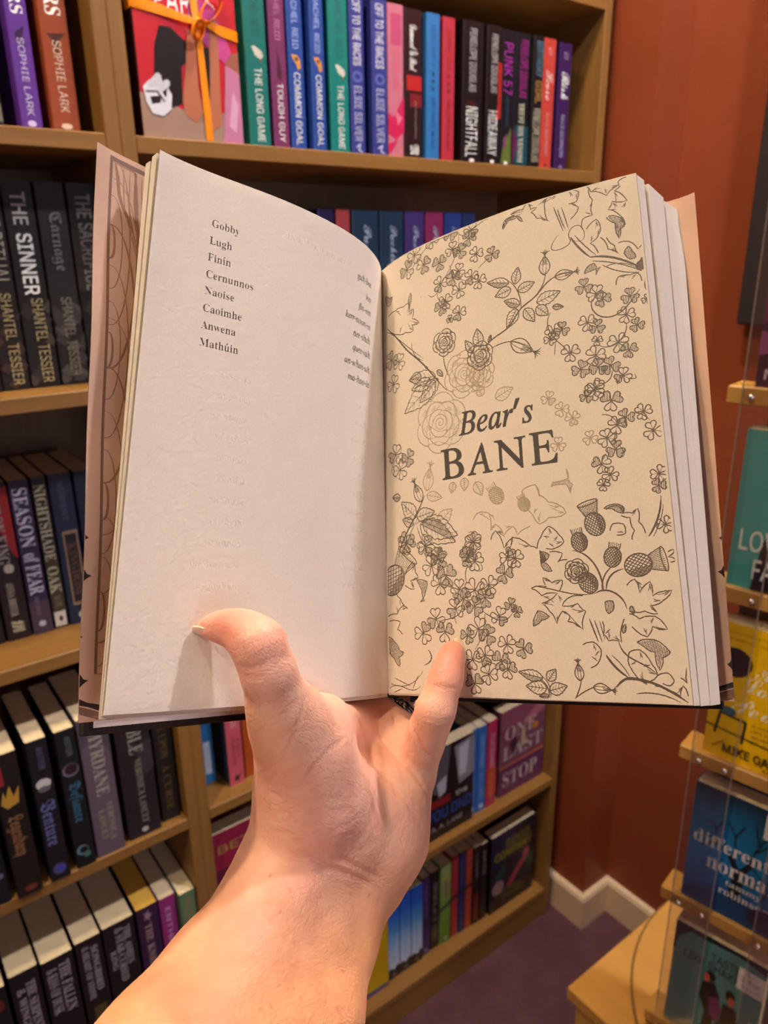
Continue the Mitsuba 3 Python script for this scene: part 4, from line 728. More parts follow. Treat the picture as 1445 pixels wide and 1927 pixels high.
# title on the right page
I = Ink()
setline(I, "Bear", 'italic', 47.0, 112.6, 10.6, INK, right=None, px=150, wide=.92, grow=.018, maxe=2.0)
g = lettering('Bear', 'italic', 150, .018); xe = 47.0 + (g.bounds[2] - g.bounds[0]) * 10.6 * .92
setline(I, "\u2019", 'sans', xe - 1.6, 112.6, 10.8, INK, px=150, grow=.02, shear=.22); setline(I, 's', 'italic', xe + 3.6, 112.6, 10.6, INK, px=150, wide=.92, grow=.018)
xb = 36.6
for ch, cap, gap, wd in (('B', 14.0, 1.6, 12.0), ('A', 13.4, 1.4, 12.6), ('N', 13.4, 1.6, 14.6), ('E', 14.0, 0, 11.6)):     # roman capitals: the italic's, set upright and stretched to measure
    g = affinity.affine_transform(lettering(ch, 'italic', 150, .016), [1, -.268, 0, 1, 0, 0]); x0, y0, x1, y1 = g.bounds; sx = wd / (x1 - x0)
    I.fill(affinity.affine_transform(g, [sx, 0, 0, cap, xb - x0 * sx, 94.0]), INK, 2.0); xb += wd + gap
m, c = I.mesh(on_page(PR_, .00034)); add(rp + '__lettering', m, 'print_matt', False, c, to_world=OB)
# flowers printed on the right page: millimetres from the gutter and from the foot
FL = {"C":[[38.5,210.0,3.6,121,0,0],[27.6,206.6,4.0,303,0,0],[33.1,199.4,3.8,278,2,0],[22.1,201.0,4.3,66,2,0],[49.3,209.5,3.4,189,3,0],[60.3,206.9,3.3,309,1,0],[59.0,203.4,3.3,242,3,0],[49.8,201.3,3.3,320,0,0],[53.9,198.9,3.3,297,3,0],[42.2,197.1,3.5,33,3,0],[52.2,189.6,3.3,310,0,0],[49.3,187.2,3.4,6,3,0],[58.7,184.6,3.2,240,1,0],[62.5,181.4,3.2,132,0,0],[52.0,180.4,3.3,282,0,0],[62.0,194.6,3.2,119,0,0],[69.9,191.9,3.1,98,3,0],[42.0,186.6,3.5,240,1,0],[44.2,177.0,3.4,276,0,0],[41.8,175.1,3.4,281,3,0],[51.2,169.5,3.2,243,1,0],[46.1,168.0,1.7,203,0,0],[108.8,165.7,3.1,327,3,0],[113.4,161.4,3.4,77,0,0],[115.7,158.7,3.0,118,3,0],[126.3,157.4,3.1,325,3,0],[132.5,154.6,1.8,77,0,0],[108.8,149.9,3.2,267,0,0],[112.5,147.4,2.8,199,3,0],[124.1,149.9,3.1,7,0,0],[127.8,144.8,2.6,343,3,0],[94.7,149.2,3.2,32,0,0],[98.1,149.5,2.9,81,3,0],[93.0,146.3,2.4,302,0,0],[100.9,138.7,3.4,21,0,0],[120.0,139.0,3.6,154,0,0],[123.9,135.2,2.9,15,3,0],[112.0,141.5,1.9,137,0,0],[110.7,135.4,3.6,242,0,0],[104.4,130.9,3.3,304,3,0],[111.4,130.5,3.2,198,3,0],[116.2,130.1,3.3,218,3,0],[120.6,125.1,3.0,202,1,0],[109.8,122.2,3.2,295,0,0],[7.9,158.8,4.2,227,3,0],[13.6,156.2,3.8,68,0,0],[8.9,146.2,4.0,187,0,0],[109.1,121.0,3.6,49,0,0],[115.2,115.8,3.8,18,2,0],[105.6,119.1,2.4,69,3,0],[126.8,109.3,2.9,253,0,0],[120.0,108.2,3.0,111,3,0],[116.5,105.6,3.2,132,0,0],[129.7,101.3,3.3,344,0,0],[112.1,100.9,3.3,223,0,0],[115.0,96.0,3.2,320,3,0],[109.0,90.8,3.3,154,1,0],[112.0,86.2,2.8,215,0,0],[109.0,82.5,2.2,259,0,0],[8.9,110.8,4.4,197,1,0],[17.0,107.7,3.8,293,3,0],[11.6,102.8,4.2,179,0,0],[13.4,67.3,4.0,273,1,0],[25.2,65.2,3.8,299,1,0],[32.0,60.5,3.4,208,3,0],[130.2,84.3,2.9,299,0,0],[129.6,79.7,2.5,118,3,0],[130.5,64.9,2.8,172,0,0],[50.7,64.9,3.3,349,0,0],[47.0,59.9,3.1,14,3,0],[90.1,121.1,2.7,310,1,1],[95.2,115.5,2.7,357,0,1],[99.3,111.1,2.7,277,1,1],[105.6,101.9,2.6,335,0,1],[92.5,101.1,2.7,324,0,1],[50.8,64.9,3.8,293,0,0],[47.7,58.5,3.9,136,3,0],[50.8,56.6,3.8,145,0,0],[66.9,57.1,3.5,63,1,0],[69.9,56.3,3.4,32,0,0],[64.6,50.3,3.5,246,3,0],[42.1,45.0,3.9,327,0,0],[49.9,44.3,4.5,247,0,0],[56.9,45.9,3.7,45,0,0],[32.3,58.8,4.2,176,3,0],[35.7,51.3,4.7,34,3,0],[27.8,56.1,4.3,210,0,0],[25.2,65.6,4.4,77,0,0],[13.7,67.8,4.8,10,2,0],[32.0,47.8,4.2,150,0,0],[39.5,36.8,4.0,218,1,0],[28.8,32.7,4.2,212,1,0],[21.3,26.7,4.3,60,1,0],[33.3,27.1,4.1,22,2,0],[60.8,32.9,3.5,309,1,0],[66.5,37.5,2.5,314,3,0],[69.1,34.6,2.1,23,3,0],[50.5,27.9,4.5,193,0,0],[54.7,25.5,3.7,300,3,0],[44.8,25.3,3.1,169,3,0],[52.8,17.0,3.7,282,1,0],[46.6,15.4,3.8,142,0,0],[60.1,15.0,3.6,258,3,0],[54.0,9.4,3.7,120,0,0],[63.2,11.6,3.4,18,1,0],[63.4,21.6,3.5,158,0,0],[70.7,19.8,3.4,3,3,0],[46.9,5.6,3.8,39,2,0],[43.8,40.8,3.9,55,3,0],[49.3,37.4,3.8,307,3,0],[54.7,40.8,3.7,274,3,0]],"L":[[79.6,174.7,81.6,182.0,0.55,0,0],[77.6,173.0,69.8,171.6,0.6,0,0],[80.7,171.2,88.5,173.1,0.55,0,0],[76.9,176.0,66.4,179.2,0.4,1,0],[81.0,164.7,73.9,168.5,0.5,1,0],[79.6,163.3,74.3,155.6,0.55,0,0],[83.1,162.3,87.0,155.5,0.6,0,0],[88.6,163.6,99.1,166.2,0.5,0,0],[88.4,161.8,93.2,157.0,0.7,0,0],[95.2,160.1,99.8,159.0,0.5,1,0],[60.2,151.0,59.8,159.5,0.6,0,0],[57.0,149.0,53.4,155.6,0.5,0,0],[65.2,151.5,66.5,154.9,0.4,0,0],[27.9,145.0,20.2,145.1,0.7,0,0],[33.6,141.6,21.2,139.9,0.5,0,0],[37.4,145.5,40.5,141.8,0.5,0,0],[31.7,147.9,30.6,149.2,0.5,0,0],[36.2,140.8,16.1,129.5,0.45,0,0],[37.5,141.6,26.3,132.5,0.5,0,0],[36.3,142.9,20.0,145.0,0.45,0,0],[20.2,78.9,11.6,87.3,0.6,0,0],[18.6,76.0,11.8,78.9,0.6,0,0],[20.8,78.9,31.3,80.6,0.6,0,0],[22.6,75.6,41.7,65.7,0.5,1,0],[24.0,76.5,43.1,68.5,0.5,0,0],[10.9,89.5,5.7,90.3,0.7,1,0],[32.7,74.5,41.0,80.5,0.6,0,1],[60.0,128.2,58.2,133.6,0.7,0,1],[66.4,125.8,75.0,128.9,0.6,0,1],[48.4,93.3,47.9,87.5,0.7,0,1],[53.8,90.6,56.6,84.4,0.7,0,1],[42.5,92.2,41.0,87.4,0.7,0,1],[27.4,88.3,36.0,86.1,0.5,0,1],[79.3,4.4,70.6,5.2,0.6,0,0],[78.0,8.3,67.7,10.7,0.4,1,0],[80.1,7.4,83.6,11.9,0.7,0,0],[80.3,3.5,87.7,5.6,0.6,0,0],[80.1,1.5,75.8,1.4,0.4,1,0]],"S":[[[53.1,209.1,47.5,208.7,38.3,208.6,30.7,204.4,20.1,198.1],0.35,0],[[53.1,209.1,53.4,203.0,49.9,195.3,45.0,189.1,40.0,182.8,46.6,172.8,51.2,169.5],0.35,0],[[47.6,194.1,51.4,186.9,58.5,182.7],0.35,0],[[53.1,209.1,56.0,206.0,62.5,207.6,69.7,208.8],0.35,0],[[62.5,187.2,65.2,189.1,69.3,190.6],0.35,0],[[34.8,183.6,36.5,182.0,41.3,184.4],0.35,0],[[29.9,184.2,30.5,184.0],0.35,0],[[63.0,148.4,70.3,153.9,75.2,156.2,81.4,162.8,88.0,166.4,93.6,171.2,97.2,173.0,103.9,173.0],0.7,0],[[88.0,166.4,91.8,170.8,93.6,175.8],0.5,0],[[81.4,162.8,81.3,168.2,79.5,173.4,76.9,176.9],0.5,0],[[66.0,148.6,69.9,149.4,75.6,149.3,80.9,146.7,85.1,143.0],0.5,0],[[94.2,157.7,92.6,154.5,95.6,145.1,99.0,140.9,100.6,135.4],0.45,0],[[95.1,144.3,94.2,138.8],0.35,0],[[111.7,159.6,111.6,154.4,114.9,151.1,120.3,150.7,125.2,153.8,130.3,159.4],0.6,0],[[123.8,146.6,122.6,141.8,116.8,138.0,112.2,139.8],0.5,0],[[116.6,128.0,115.6,124.9,112.3,123.0],0.5,0],[[122.4,123.6,125.4,123.4,124.8,125.2],0.4,0],[[5.3,174.3,13.1,168.4,18.5,161.6,28.3,151.8,37.1,140.8,42.2,134.8],0.8,0],[[11.6,170.0,19.9,162.2,29.7,153.3],0.4,0],[[41.3,152.1,41.9,146.2,43.8,141.0],0.5,0],[[22.7,163.3,24.2,156.9,29.6,152.4],0.4,0],[[99.4,204.3,101.0,198.2,102.6,192.3],0.5,0],[[102.7,203.2,103.9,197.4,104.8,192.5],0.5,0],[[101.0,202.8,102.2,197.0,103.5,192.9],0.5,0],[[105.3,188.8,108.8,182.4,112.5,177.8],0.9,0],[[107.0,189.2,111.3,182.6,114.9,178.1],0.5,0],[[112.5,177.8,120.3,175.8,126.2,172.5,132.6,167.4],1.0,0],[[113.1,175.9,122.3,172.6,131.8,166.7],0.5,0],[[116.9,173.2,123.5,168.8,131.0,166.5],0.5,0],[[117.6,172.1,124.6,172.0,130.4,168.0],0.4,0],[[100.4,191.1,97.6,188.2,97.0,185.7,105.1,187.0,104.5,189.9,108.2,193.4,111.0,188.1,105.2,187.9],0.4,0],[[8.2,61.6,12.8,70.5,20.2,80.0,26.1,88.4],0.8,0],[[10.3,61.4,14.8,69.3,21.5,78.8],0.4,0],[[20.0,75.9,26.6,77.2,32.8,75.5,37.5,73.0],0.45,0],[[20.6,74.8,22.8,68.5,26.8,61.1],0.4,0],[[14.8,81.7,13.6,86.0],0.4,0],[[120.0,125.8,117.9,121.7],0.4,0],[[110.8,110.6,114.2,109.6,116.4,106.5],0.4,0],[[122.6,109.5,125.5,108.6,128.9,105.4],0.4,0],[[116.1,103.0,114.5,99.6],0.4,0],[[116.4,97.6,117.2,92.6,115.9,92.3],0.4,0],[[111.1,94.8,109.5,92.3],0.4,0],[[124.0,60.9,127.4,66.1,130.0,75.9],0.8,0],[[125.7,60.8,128.6,65.9,130.5,72.4],0.4,0],[[10.7,115.4,12.9,112.8,8.8,108.1,11.4,98.0],0.35,0],[[48.8,68.9,50.5,69.2,50.9,66.8],0.35,0],[[65.1,58.0,68.4,61.5,69.7,65.0],0.4,0],[[49.5,63.1,46.7,56.6],0.4,0],[[47.5,55.2,45.9,52.0,46.2,47.6],0.45,0],[[69.4,65.5,68.4,61.2],0.4,0],[[36.9,48.1,40.6,43.4],0.4,0],[[53.6,43.3,60.0,45.7,63.8,48.7],0.4,0],[[43.0,38.9,41.3,34.6,35.8,32.5,30.1,31.6],0.45,0],[[53.0,35.3,56.5,33.1,61.2,31.3,67.4,34.8],0.45,0],[[54.1,34.2,52.2,25.7,48.0,19.4],0.45,0],[[43.5,10.8,43.6,4.5],0.4,0],[[52.6,15.1,58.6,13.1],0.4,0],[[53.3,55.9,54.1,52.6,51.8,52.2],0.35,0],[[38.6,33.6,39.6,30.2],0.35,0],[[105.2,41.5,104.6,46.5,101.3,53.7,94.5,57.7],0.7,0],[[106.2,42.0,108.7,47.3,113.7,49.4],0.7,0],[[104.7,41.5,106.2,47.4,109.5,50.7],0.6,0],[[102.1,40.7,107.1,41.4,111.7,38.3,113.2,34.4],0.7,0],[[78.4,44.3,86.9,42.3,95.0,40.5,102.1,40.7],0.5,0],[[98.7,30.9,101.4,22.1],0.6,0],[[100.6,30.4,102.8,22.1],0.5,0],[[102.6,29.9,103.9,23.1],0.4,0],[[103.8,17.3,108.1,11.7,111.7,8.9],0.9,0],[[105.8,17.3,110.1,12.6,112.1,8.9],0.4,0],[[109.1,22.1,111.6,17.3,117.8,13.6,122.1,10.0],0.6,0],[[80.0,1.0,79.4,5.4,76.4,8.3],0.5,0],[[80.6,1.0,80.0,6.4,77.6,9.3],0.4,0],[[90.4,0.8,92.8,5.7,93.6,8.6],0.5,0],[[90.9,1.3,95.7,4.3,99.8,5.9],0.5,0],[[110.7,8.4,117.2,8.1,124.3,5.5,131.9,0.9],1.0,0],[[113.9,3.4,120.5,3.6,129.3,0.8],0.5,0],[[106.6,5.5,111.7,8.9,118.0,6.7],0.9,0],[[1.1,2.1,6.9,3.4,12.6,1.9,18.4,3.7],0.4,0],[[1.8,4.4,9.8,3.5,20.3,10.4],0.4,0],[[4.1,6.8,12.7,3.6],0.4,0],[[2.3,0.0,8.3,2.3],0.4,0],[[14.1,2.5,17.3,8.2],0.4,0],[[23.7,19.4,25.2,16.0,21.1,12.7],0.6,0]],"T":[[104.2,67.4,4.4,105,1,0],[97.5,60.9,3.6,100,0,0],[109.8,54.1,3.7,75,0,0],[99.5,44.8,4.0,120,0,0],[119.1,50.5,4.9,10,1,0],[63.5,83.5,3.7,120,0,1],[75.8,78.3,2.9,110,0,1],[4.8,51.1,7.2,50,1,0],[131.7,169.4,1.7,60,0,0]],"J":[[[76.1,201.7,78.3,205.2,82.1,206.2,80.3,207.3,86.0,207.7,88.2,210.0,89.5,206.5,92.2,206.6,89.4,205.2,91.8,201.6,96.8,198.6,95.6,204.6,96.9,209.7,95.0,208.0,101.8,210.0,104.1,210.0],0,0],[[76.1,201.7,76.8,204.8,78.3,206.1,83.9,205.1,85.5,202.0,83.0,205.0,79.2,204.9],1,0],[[113.7,209.6,115.1,206.8,121.2,203.2,126.6,206.6,126.3,208.0,129.6,209.3],0,0],[[126.9,206.0,124.4,204.5,129.0,198.7,123.2,199.9,121.4,196.8,125.7,192.9,127.3,188.5,125.2,186.8,124.5,183.0,123.9,189.8,120.3,193.5],0,0],[[121.1,193.8,125.7,192.0,127.1,188.5,125.3,187.7,124.5,183.5,123.5,189.9],1,0],[[110.4,190.9,110.8,195.3,114.9,196.0,115.5,203.0,114.3,208.0],0,0],[[104.1,210.0,106.3,210.0,110.3,208.3,109.1,204.1,105.8,204.1,109.7,201.1,106.0,196.8],0,0],[[112.0,190.5,116.3,193.8,117.6,189.8,116.5,186.5,113.0,183.9,115.8,178.7],0,0],[[117.2,185.5,119.8,179.4,123.5,176.7,122.3,180.5,119.5,184.8],0,0],[[123.9,181.0,127.8,180.8,131.2,176.4,133.5,178.0],0,0],[[127.6,178.7,128.9,176.2,130.1,173.2,127.8,173.0,125.8,176.1,127.6,178.7],1,0],[[121.5,163.3,122.5,166.5,127.2,166.2,130.2,166.3,131.4,162.6],0,0],[[132.3,159.8,133.5,163.7,133.4,157.8,132.3,159.8],1,0],[[109.5,171.1,110.9,173.8,113.8,174.8,114.1,169.5,116.0,172.5],1,0],[[6.5,182.4,12.4,183.3,18.4,183.1,22.7,183.7,21.7,178.9,25.1,179.8,24.1,175.0,28.4,171.6,23.3,172.2,24.4,168.9,19.0,169.6,14.7,170.0,5.4,176.4],0,0],[[21.9,182.9,23.7,188.5,24.2,186.2,22.5,181.7],1,0],[[4.3,194.0,7.8,191.5,10.4,191.5,7.6,187.2,4.2,191.9],1,0],[[94.8,90.7,95.4,86.9,88.9,85.9,87.8,84.2,94.2,84.4,95.7,80.6,96.9,84.1,95.3,86.1],1,1],[[51.5,74.4,53.9,77.0,59.2,76.4,59.7,68.8,62.0,71.4,65.8,66.3,70.1,69.6,71.8,65.8,77.9,68.9],0,1],[[75.3,83.9,81.3,85.9,82.8,81.2,86.3,78.0,91.6,75.6,93.2,72.8,85.8,71.7,81.8,69.4,79.3,73.3,75.3,83.9],0,1],[[59.4,65.0,61.8,68.6,65.3,60.8,69.7,65.0,77.3,60.7,80.0,59.6],0,0],[[109.0,72.6,113.3,73.9,115.5,70.6,118.8,70.3,121.0,71.8,120.9,66.7,123.0,62.3],0,0],[[108.2,73.1,112.5,74.5,115.8,73.0,115.5,70.6,111.5,72.7],1,0],[[109.9,64.3,111.0,66.8,115.1,66.4,115.6,62.9,112.2,62.4],0,0],[[117.8,60.2,119.0,63.5,117.8,68.7,114.6,69.8],0,0],[[80.0,59.6,82.4,64.8,85.5,68.2,89.7,64.2,91.3,61.4,87.4,59.1,83.8,59.3],0,0],[[80.9,58.7,83.4,54.9,81.4,53.6],1,0],[[76.1,43.8,82.7,44.0,81.4,47.7,85.0,45.5,89.3,46.3,87.9,42.3],0,0],[[76.1,43.6,80.3,40.6,86.8,41.3,80.0,37.5,83.0,34.4,85.7,29.3,88.3,34.2,91.2,32.1,90.0,30.2,95.8,27.1,97.5,33.9,94.7,37.0,88.4,36.2,90.8,39.1,97.0,39.9],0,0],[[75.7,28.6,78.1,34.7,82.8,32.3,79.4,30.9,75.7,28.6],1,0],[[81.2,58.1,84.9,56.8,82.5,53.9,85.4,50.1,82.2,50.8,81.0,55.0],1,0],[[85.0,57.8,90.3,56.9,87.9,53.5,92.1,54.3],0,0],[[114.1,43.1,117.2,45.3,118.6,40.0,122.7,44.1,123.2,38.8,130.3,40.4,126.7,36.8,121.8,35.1,124.3,32.2,119.8,33.3,114.1,33.4],0,0],[[114.0,32.5,117.6,30.5,123.3,31.3,127.4,26.5,122.0,27.6,119.8,23.9,114.5,27.7],0,0],[[103.6,29.9,103.6,25.0,105.3,22.6,110.1,22.1,111.9,30.6],0,0],[[105.2,37.1,108.2,37.5,108.4,34.6,106.3,32.7,105.3,34.7],1,0],[[114.2,34.4,115.2,35.3,116.1,32.9,115.0,32.5],1,0],[[110.6,26.8,112.2,28.7,111.9,25.8,110.9,25.4],1,0],[[95.3,21.2,99.4,22.2,102.1,19.2,100.6,14.4,97.5,12.5],0,0],[[115.8,22.0,122.0,22.9,127.5,18.3,124.6,16.4,123.2,11.9,122.0,18.3,118.4,20.1],1,0],[[112.6,18.3,116.5,19.2,120.6,13.7,122.1,10.0,117.1,7.2,112.1,13.6,112.6,18.3],0,0],[[122.1,10.0,125.8,11.0,127.8,8.3,126.3,6.5,123.6,7.3],0,0],[[130.2,9.3,132.2,7.5,133.1,13.3],0,0],[[0.9,25.2,4.6,22.9,7.5,18.8,9.7,18.2,6.7,15.9,7.3,11.9,3.7,15.9,1.5,18.2],1,0],[[1.1,34.6,6.7,35.6,9.9,39.1,12.9,37.8,8.5,42.6,6.2,45.1],0,0],[[1.8,32.3,8.1,32.1,6.4,28.6,9.3,26.3],0,0],[[12.2,53.1,17.2,58.6,18.4,53.8,19.8,51.4,15.2,50.5,17.2,46.3,11.9,48.4],0,0],[[19.0,50.3,24.9,49.3,23.9,45.4,20.6,40.4,22.9,40.8,21.7,45.5],1,0],[[130.4,54.6,133.2,55.3,130.2,52.7,133.3,51.5,130.9,50.7],0,0],[[120.8,6.3,125.2,4.7,129.5,3.0,130.8,6.6,132.2,3.1],0,0]],"R":[[42.2,157.7,6.1,0],[60.4,146.7,6.2,0],[59.7,138.2,7.0,1],[37.3,120.6,13.2,1],[51.9,140.2,10.3,1],[95.3,49.5,4.6,0]],"B":[[92.9,175.0,94.2,186.5,0],[97.2,173.0,108.0,173.2,0],[75.6,149.3,88.4,140.5,0],[93.0,7.6,92.6,16.3,0],[97.8,5.3,106.9,4.1,0],[23.9,85.7,19.3,97.8,0],[27.5,90.3,31.0,104.2,1]]}
def flora():
    R = random.Random(5); I = Ink(); G = Ink(); LW = .46; GH = np.array([0.36, 0.275, 0.19]); FI = np.array([0.105, 0.080, 0.058])
    def pen(g): return (G, GH) if g else (I, FI)
    def closed(P, pts, w, col): P.line(np.vstack([pts, pts[:1]]), w, col)
    def hatch(P, pts, col, ang, step=.62, w=.26):
        try: q = Polygon(pts).buffer(0)
        except Exception: return
        if q.is_empty: return
        c = q.centroid; rr = q.length / 2 + 1; d = np.array([math.cos(ang), math.sin(ang)]); n = np.array([-d[1], d[0]])
        for o in np.arange(-rr, rr, step):
            a = np.array([c.x, c.y]) + n * o
            s = q.intersection(LineString([a - d * rr, a + d * rr]))
            for t in getattr(s, 'geoms', [s]):
                if t.geom_type == 'LineString' and t.length > .3: P.line(np.array(t.coords), w, col)
    def clover(x, y, r, rot, h, g):
        P, col = pen(g); r = max(r * 1.26, 1.6)
        for i in range(3):
            a = math.radians(rot) + i * 2.1; ca, sa = math.cos(a), math.sin(a); t = np.linspace(0, 2 * math.pi, 19)
            hx = 16 * np.sin(t) ** 3 / 17; hy = (13 * np.cos(t) - 5 * np.cos(2 * t) - 2 * np.cos(3 * t) - np.cos(4 * t)) / 17
            u = (hy + 1) * .5 * r * 1.05; w = hx * .55 * r
            p = np.stack([x + u * ca - w * sa, y + u * sa + w * ca], 1)
            P.line(p, LW * (1.0 if h < 3 else .9), col)
            if h == 3 or (h == 1 and i == 0) or (h == 2 and i < 2): hatch(P, p, col, 1.45, .66, .27)
            else: P.line([(x + .15 * r * ca, y + .15 * r * sa), (x + .75 * r * ca, y + .75 * r * sa)], .2, col)
    def leafs_(x0, y0, x1, y1, w, h, g):
        P, col = pen(g); a = np.array([x0, y0]); d = np.array([x1, y1]) - a; L = np.linalg.norm(d)
        if L < .5: return
        d /= L; n = np.array([-d[1], d[0]]); t = np.linspace(0, 1, 31)
        prof = np.sin(math.pi * np.clip(t, 0, 1) ** .75) * w * L * .52 * (1 + .20 * ((np.arange(31) * .2) % 1 - .5))
        up = a + np.outer(t * L, d) + np.outer(prof, n); lo = a + np.outer(t * L, d) - np.outer(prof, n)
        P.line(up, LW, col); P.line(lo, LW, col); mid = a + np.outer(t[:26] * L, d); P.line(mid, .34, col)
        for i in range(5, 26, 5):
            for s in (1, -1): P.line([mid[i], mid[i] + d * L * .12 + n * s * prof[i] * .75], .22, col)
        if h: hatch(P, np.vstack([up, mid[::-1]]), col, math.atan2(n[1], n[0]), .6)
    def thistle(x, y, r, ang, cup, g):
        P, col = pen(g); r = max(r, 2); a = math.radians(ang); ax = np.array([math.cos(a), math.sin(a)]); nx = np.array([-ax[1], ax[0]]); c = np.array([x, y])
        t = np.linspace(0, 2 * math.pi, 32); q = c + np.outer(r * 1.05 * np.cos(t), ax) + np.outer(r * .88 * np.sin(t), nx); closed(P, q, LW * 1.1, col)
        pg = Polygon(q)
        for k in range(-6, 7):
            for s in (1, -1):
                l = LineString([c + nx * k * r * .28 + (ax + s * nx * .75) * m * r for m in (-2, 2)]).intersection(pg)
                if l.geom_type == 'LineString' and l.length > .2: P.line(np.array(l.coords), .36, col)
        sh = np.array([p for p in q if (p - c) @ nx < -.15 * r])
        if len(sh) > 3: hatch(P, sh, col, a, .5, .3)
        tip = c + ax * r * (2.0 if cup else 1.5); wd = r * (.95 if cup else .6)
        for k in np.linspace(-1, 1, 13 if cup else 7): P.line([c + ax * r * .9 + nx * k * r * .55, tip + nx * k * wd + ax * (.06 * r * R.random())], .26 if abs(k) < .95 else LW, col)
        if cup: e = tip + np.outer(.2 * r * np.cos(t), ax) + np.outer(wd * np.sin(t), nx); closed(P, e, LW, col)
    def rose(x, y, r, g):
        P, col = pen(g); r = max(r, 3); t = np.linspace(0, 5 * math.pi, 60); P.line(np.stack([x + r * .05 * t / 2.4 * np.cos(t), y + r * .05 * t / 2.4 * np.sin(t)], 1), .36, col)
        for ring, n, rr in ((0, 3, .50), (1, 5, .78), (2, 6, 1.05)):
            for i in range(n):
                a0 = i * 2 * math.pi / n + ring * .6 + R.random() * .3; th = np.linspace(-.62, .62, 15); a = a0 + th * 2 * math.pi / n * .85
                rad = r * rr * (.86 + .16 * np.cos(th * 2.4)) ; P.line(np.stack([x + rad * np.cos(a), y + rad * np.sin(a)], 1), LW, col)
                for e in (0, -1): P.line([(x + rad[e] * math.cos(a[e]), y + rad[e] * math.sin(a[e])), (x + rad[e] * .72 * math.cos(a0), y + rad[e] * .72 * math.sin(a0))], .26, col)
                if ring and R.random() < .6:
                    for s in np.linspace(-.3, .3, 5): b = a0 + s * .5; P.line([(x + r * rr * .66 * math.cos(b), y + r * rr * .66 * math.sin(b)), (x + r * rr * .84 * math.cos(b), y + r * rr * .84 * math.sin(b))], .2, col)
    def bud(x0, y0, x1, y1, g):
        P, col = pen(g); a = np.array([x0, y0]); d = np.array([x1, y1]) - a; L = np.linalg.norm(d); d /= L; n = np.array([-d[1], d[0]])
        t = np.linspace(0, 1, 15); pr_ = np.sin(math.pi * t ** .8) * L * .2
        for s in (1, -1): P.line(a + np.outer(t * L * .75, d) + np.outer(pr_ * s, n), LW, col); P.line(a + np.outer(t * L * .7, d) + np.outer(pr_ * s * .35, n), .26, col)
        for s in (-.9, -.4, 0, .4, .9): P.line(smooth([a + d * L * .72, a + d * L * .88 + n * s * L * .1, a + d * L * (1.0 - .1 * abs(s)) + n * s * L * .2]), .45, col, True)
        hatch(P, [a + d * L * .4 + n * L * .12, a + d * L * .4 - n * L * .12, a + d * L * .72 - n * L * .05, a + d * L * .72 + n * L * .05], col, math.atan2(d[1], d[0]), .5)
    for x, y, r, rot, h, g in FL['C']: clover(x, y, r, rot, h, g)
    for q in FL['L']: leafs_(*q)
    for pts, w, g in FL['S']:
        P, col = pen(g); p = np.array(pts).reshape(-1, 2)
        if len(p) > 1: P.line(smooth(p), w, col, True)
    for pts, h, g in FL['J']:
        P, col = pen(g); p = np.array(pts).reshape(-1, 2); q = [p[0]]
        for a, b in zip(p[:-1], p[1:]):
            d = b - a; n = np.array([-d[1], d[0]]); q += [a + d * .33 + n * .09, a + d * .67 + n * .07, b]
        P.line(np.array(q), LW, col)
        if not h and len(p) > 4:
            cen = p.mean(0)
            for i in range(1, len(p) - 1):
                d = cen - p[i]; L = np.linalg.norm(d) + 1e-6; d /= L; n = np.array([-d[1], d[0]])
                if (p[i] - (p[i - 1] + p[i + 1]) / 2) @ (cen - p[i]) < 0 and L > 3:      # a spine of the leaf: a vein and a few strokes of shade
                    P.line(smooth([p[i] + d * .8, p[i] + d * L * .35 + n * .25, p[i] + d * L * .62]), .3, col, True)
                    for s in (1, 2, 3): P.line([p[i] + d * (.5 + .5 * s) + n * .25 * s, p[i] + d * (1.3 + .62 * s) + n * .32 * s], .24, col)
        if h:
            hatch(P, p, col, 1.3, .58, .3)
            P.line([p[0], p[-1]], .3, col)
    for x, y, r, a, c, g in FL['T']: thistle(x, y, r, a, c, g)
    for x, y, r, g in FL['R']: rose(x, y, r, g)
    for q in FL['B']: bud(*q)
    for P, nm, o in ((I, 'floral_print', .00028), (G, 'pale_floral_print', .00025)):
        for i, v in enumerate(P.v): P.v[i] = np.clip(v, [1.0, .6], [132.6, 209.4])
        m, c = P.mesh(on_page(PR_, o)); add(rp + '__' + nm, m, 'print_matt', False, c, to_world=OB)
flora()
from scipy.ndimage import gaussian_filter
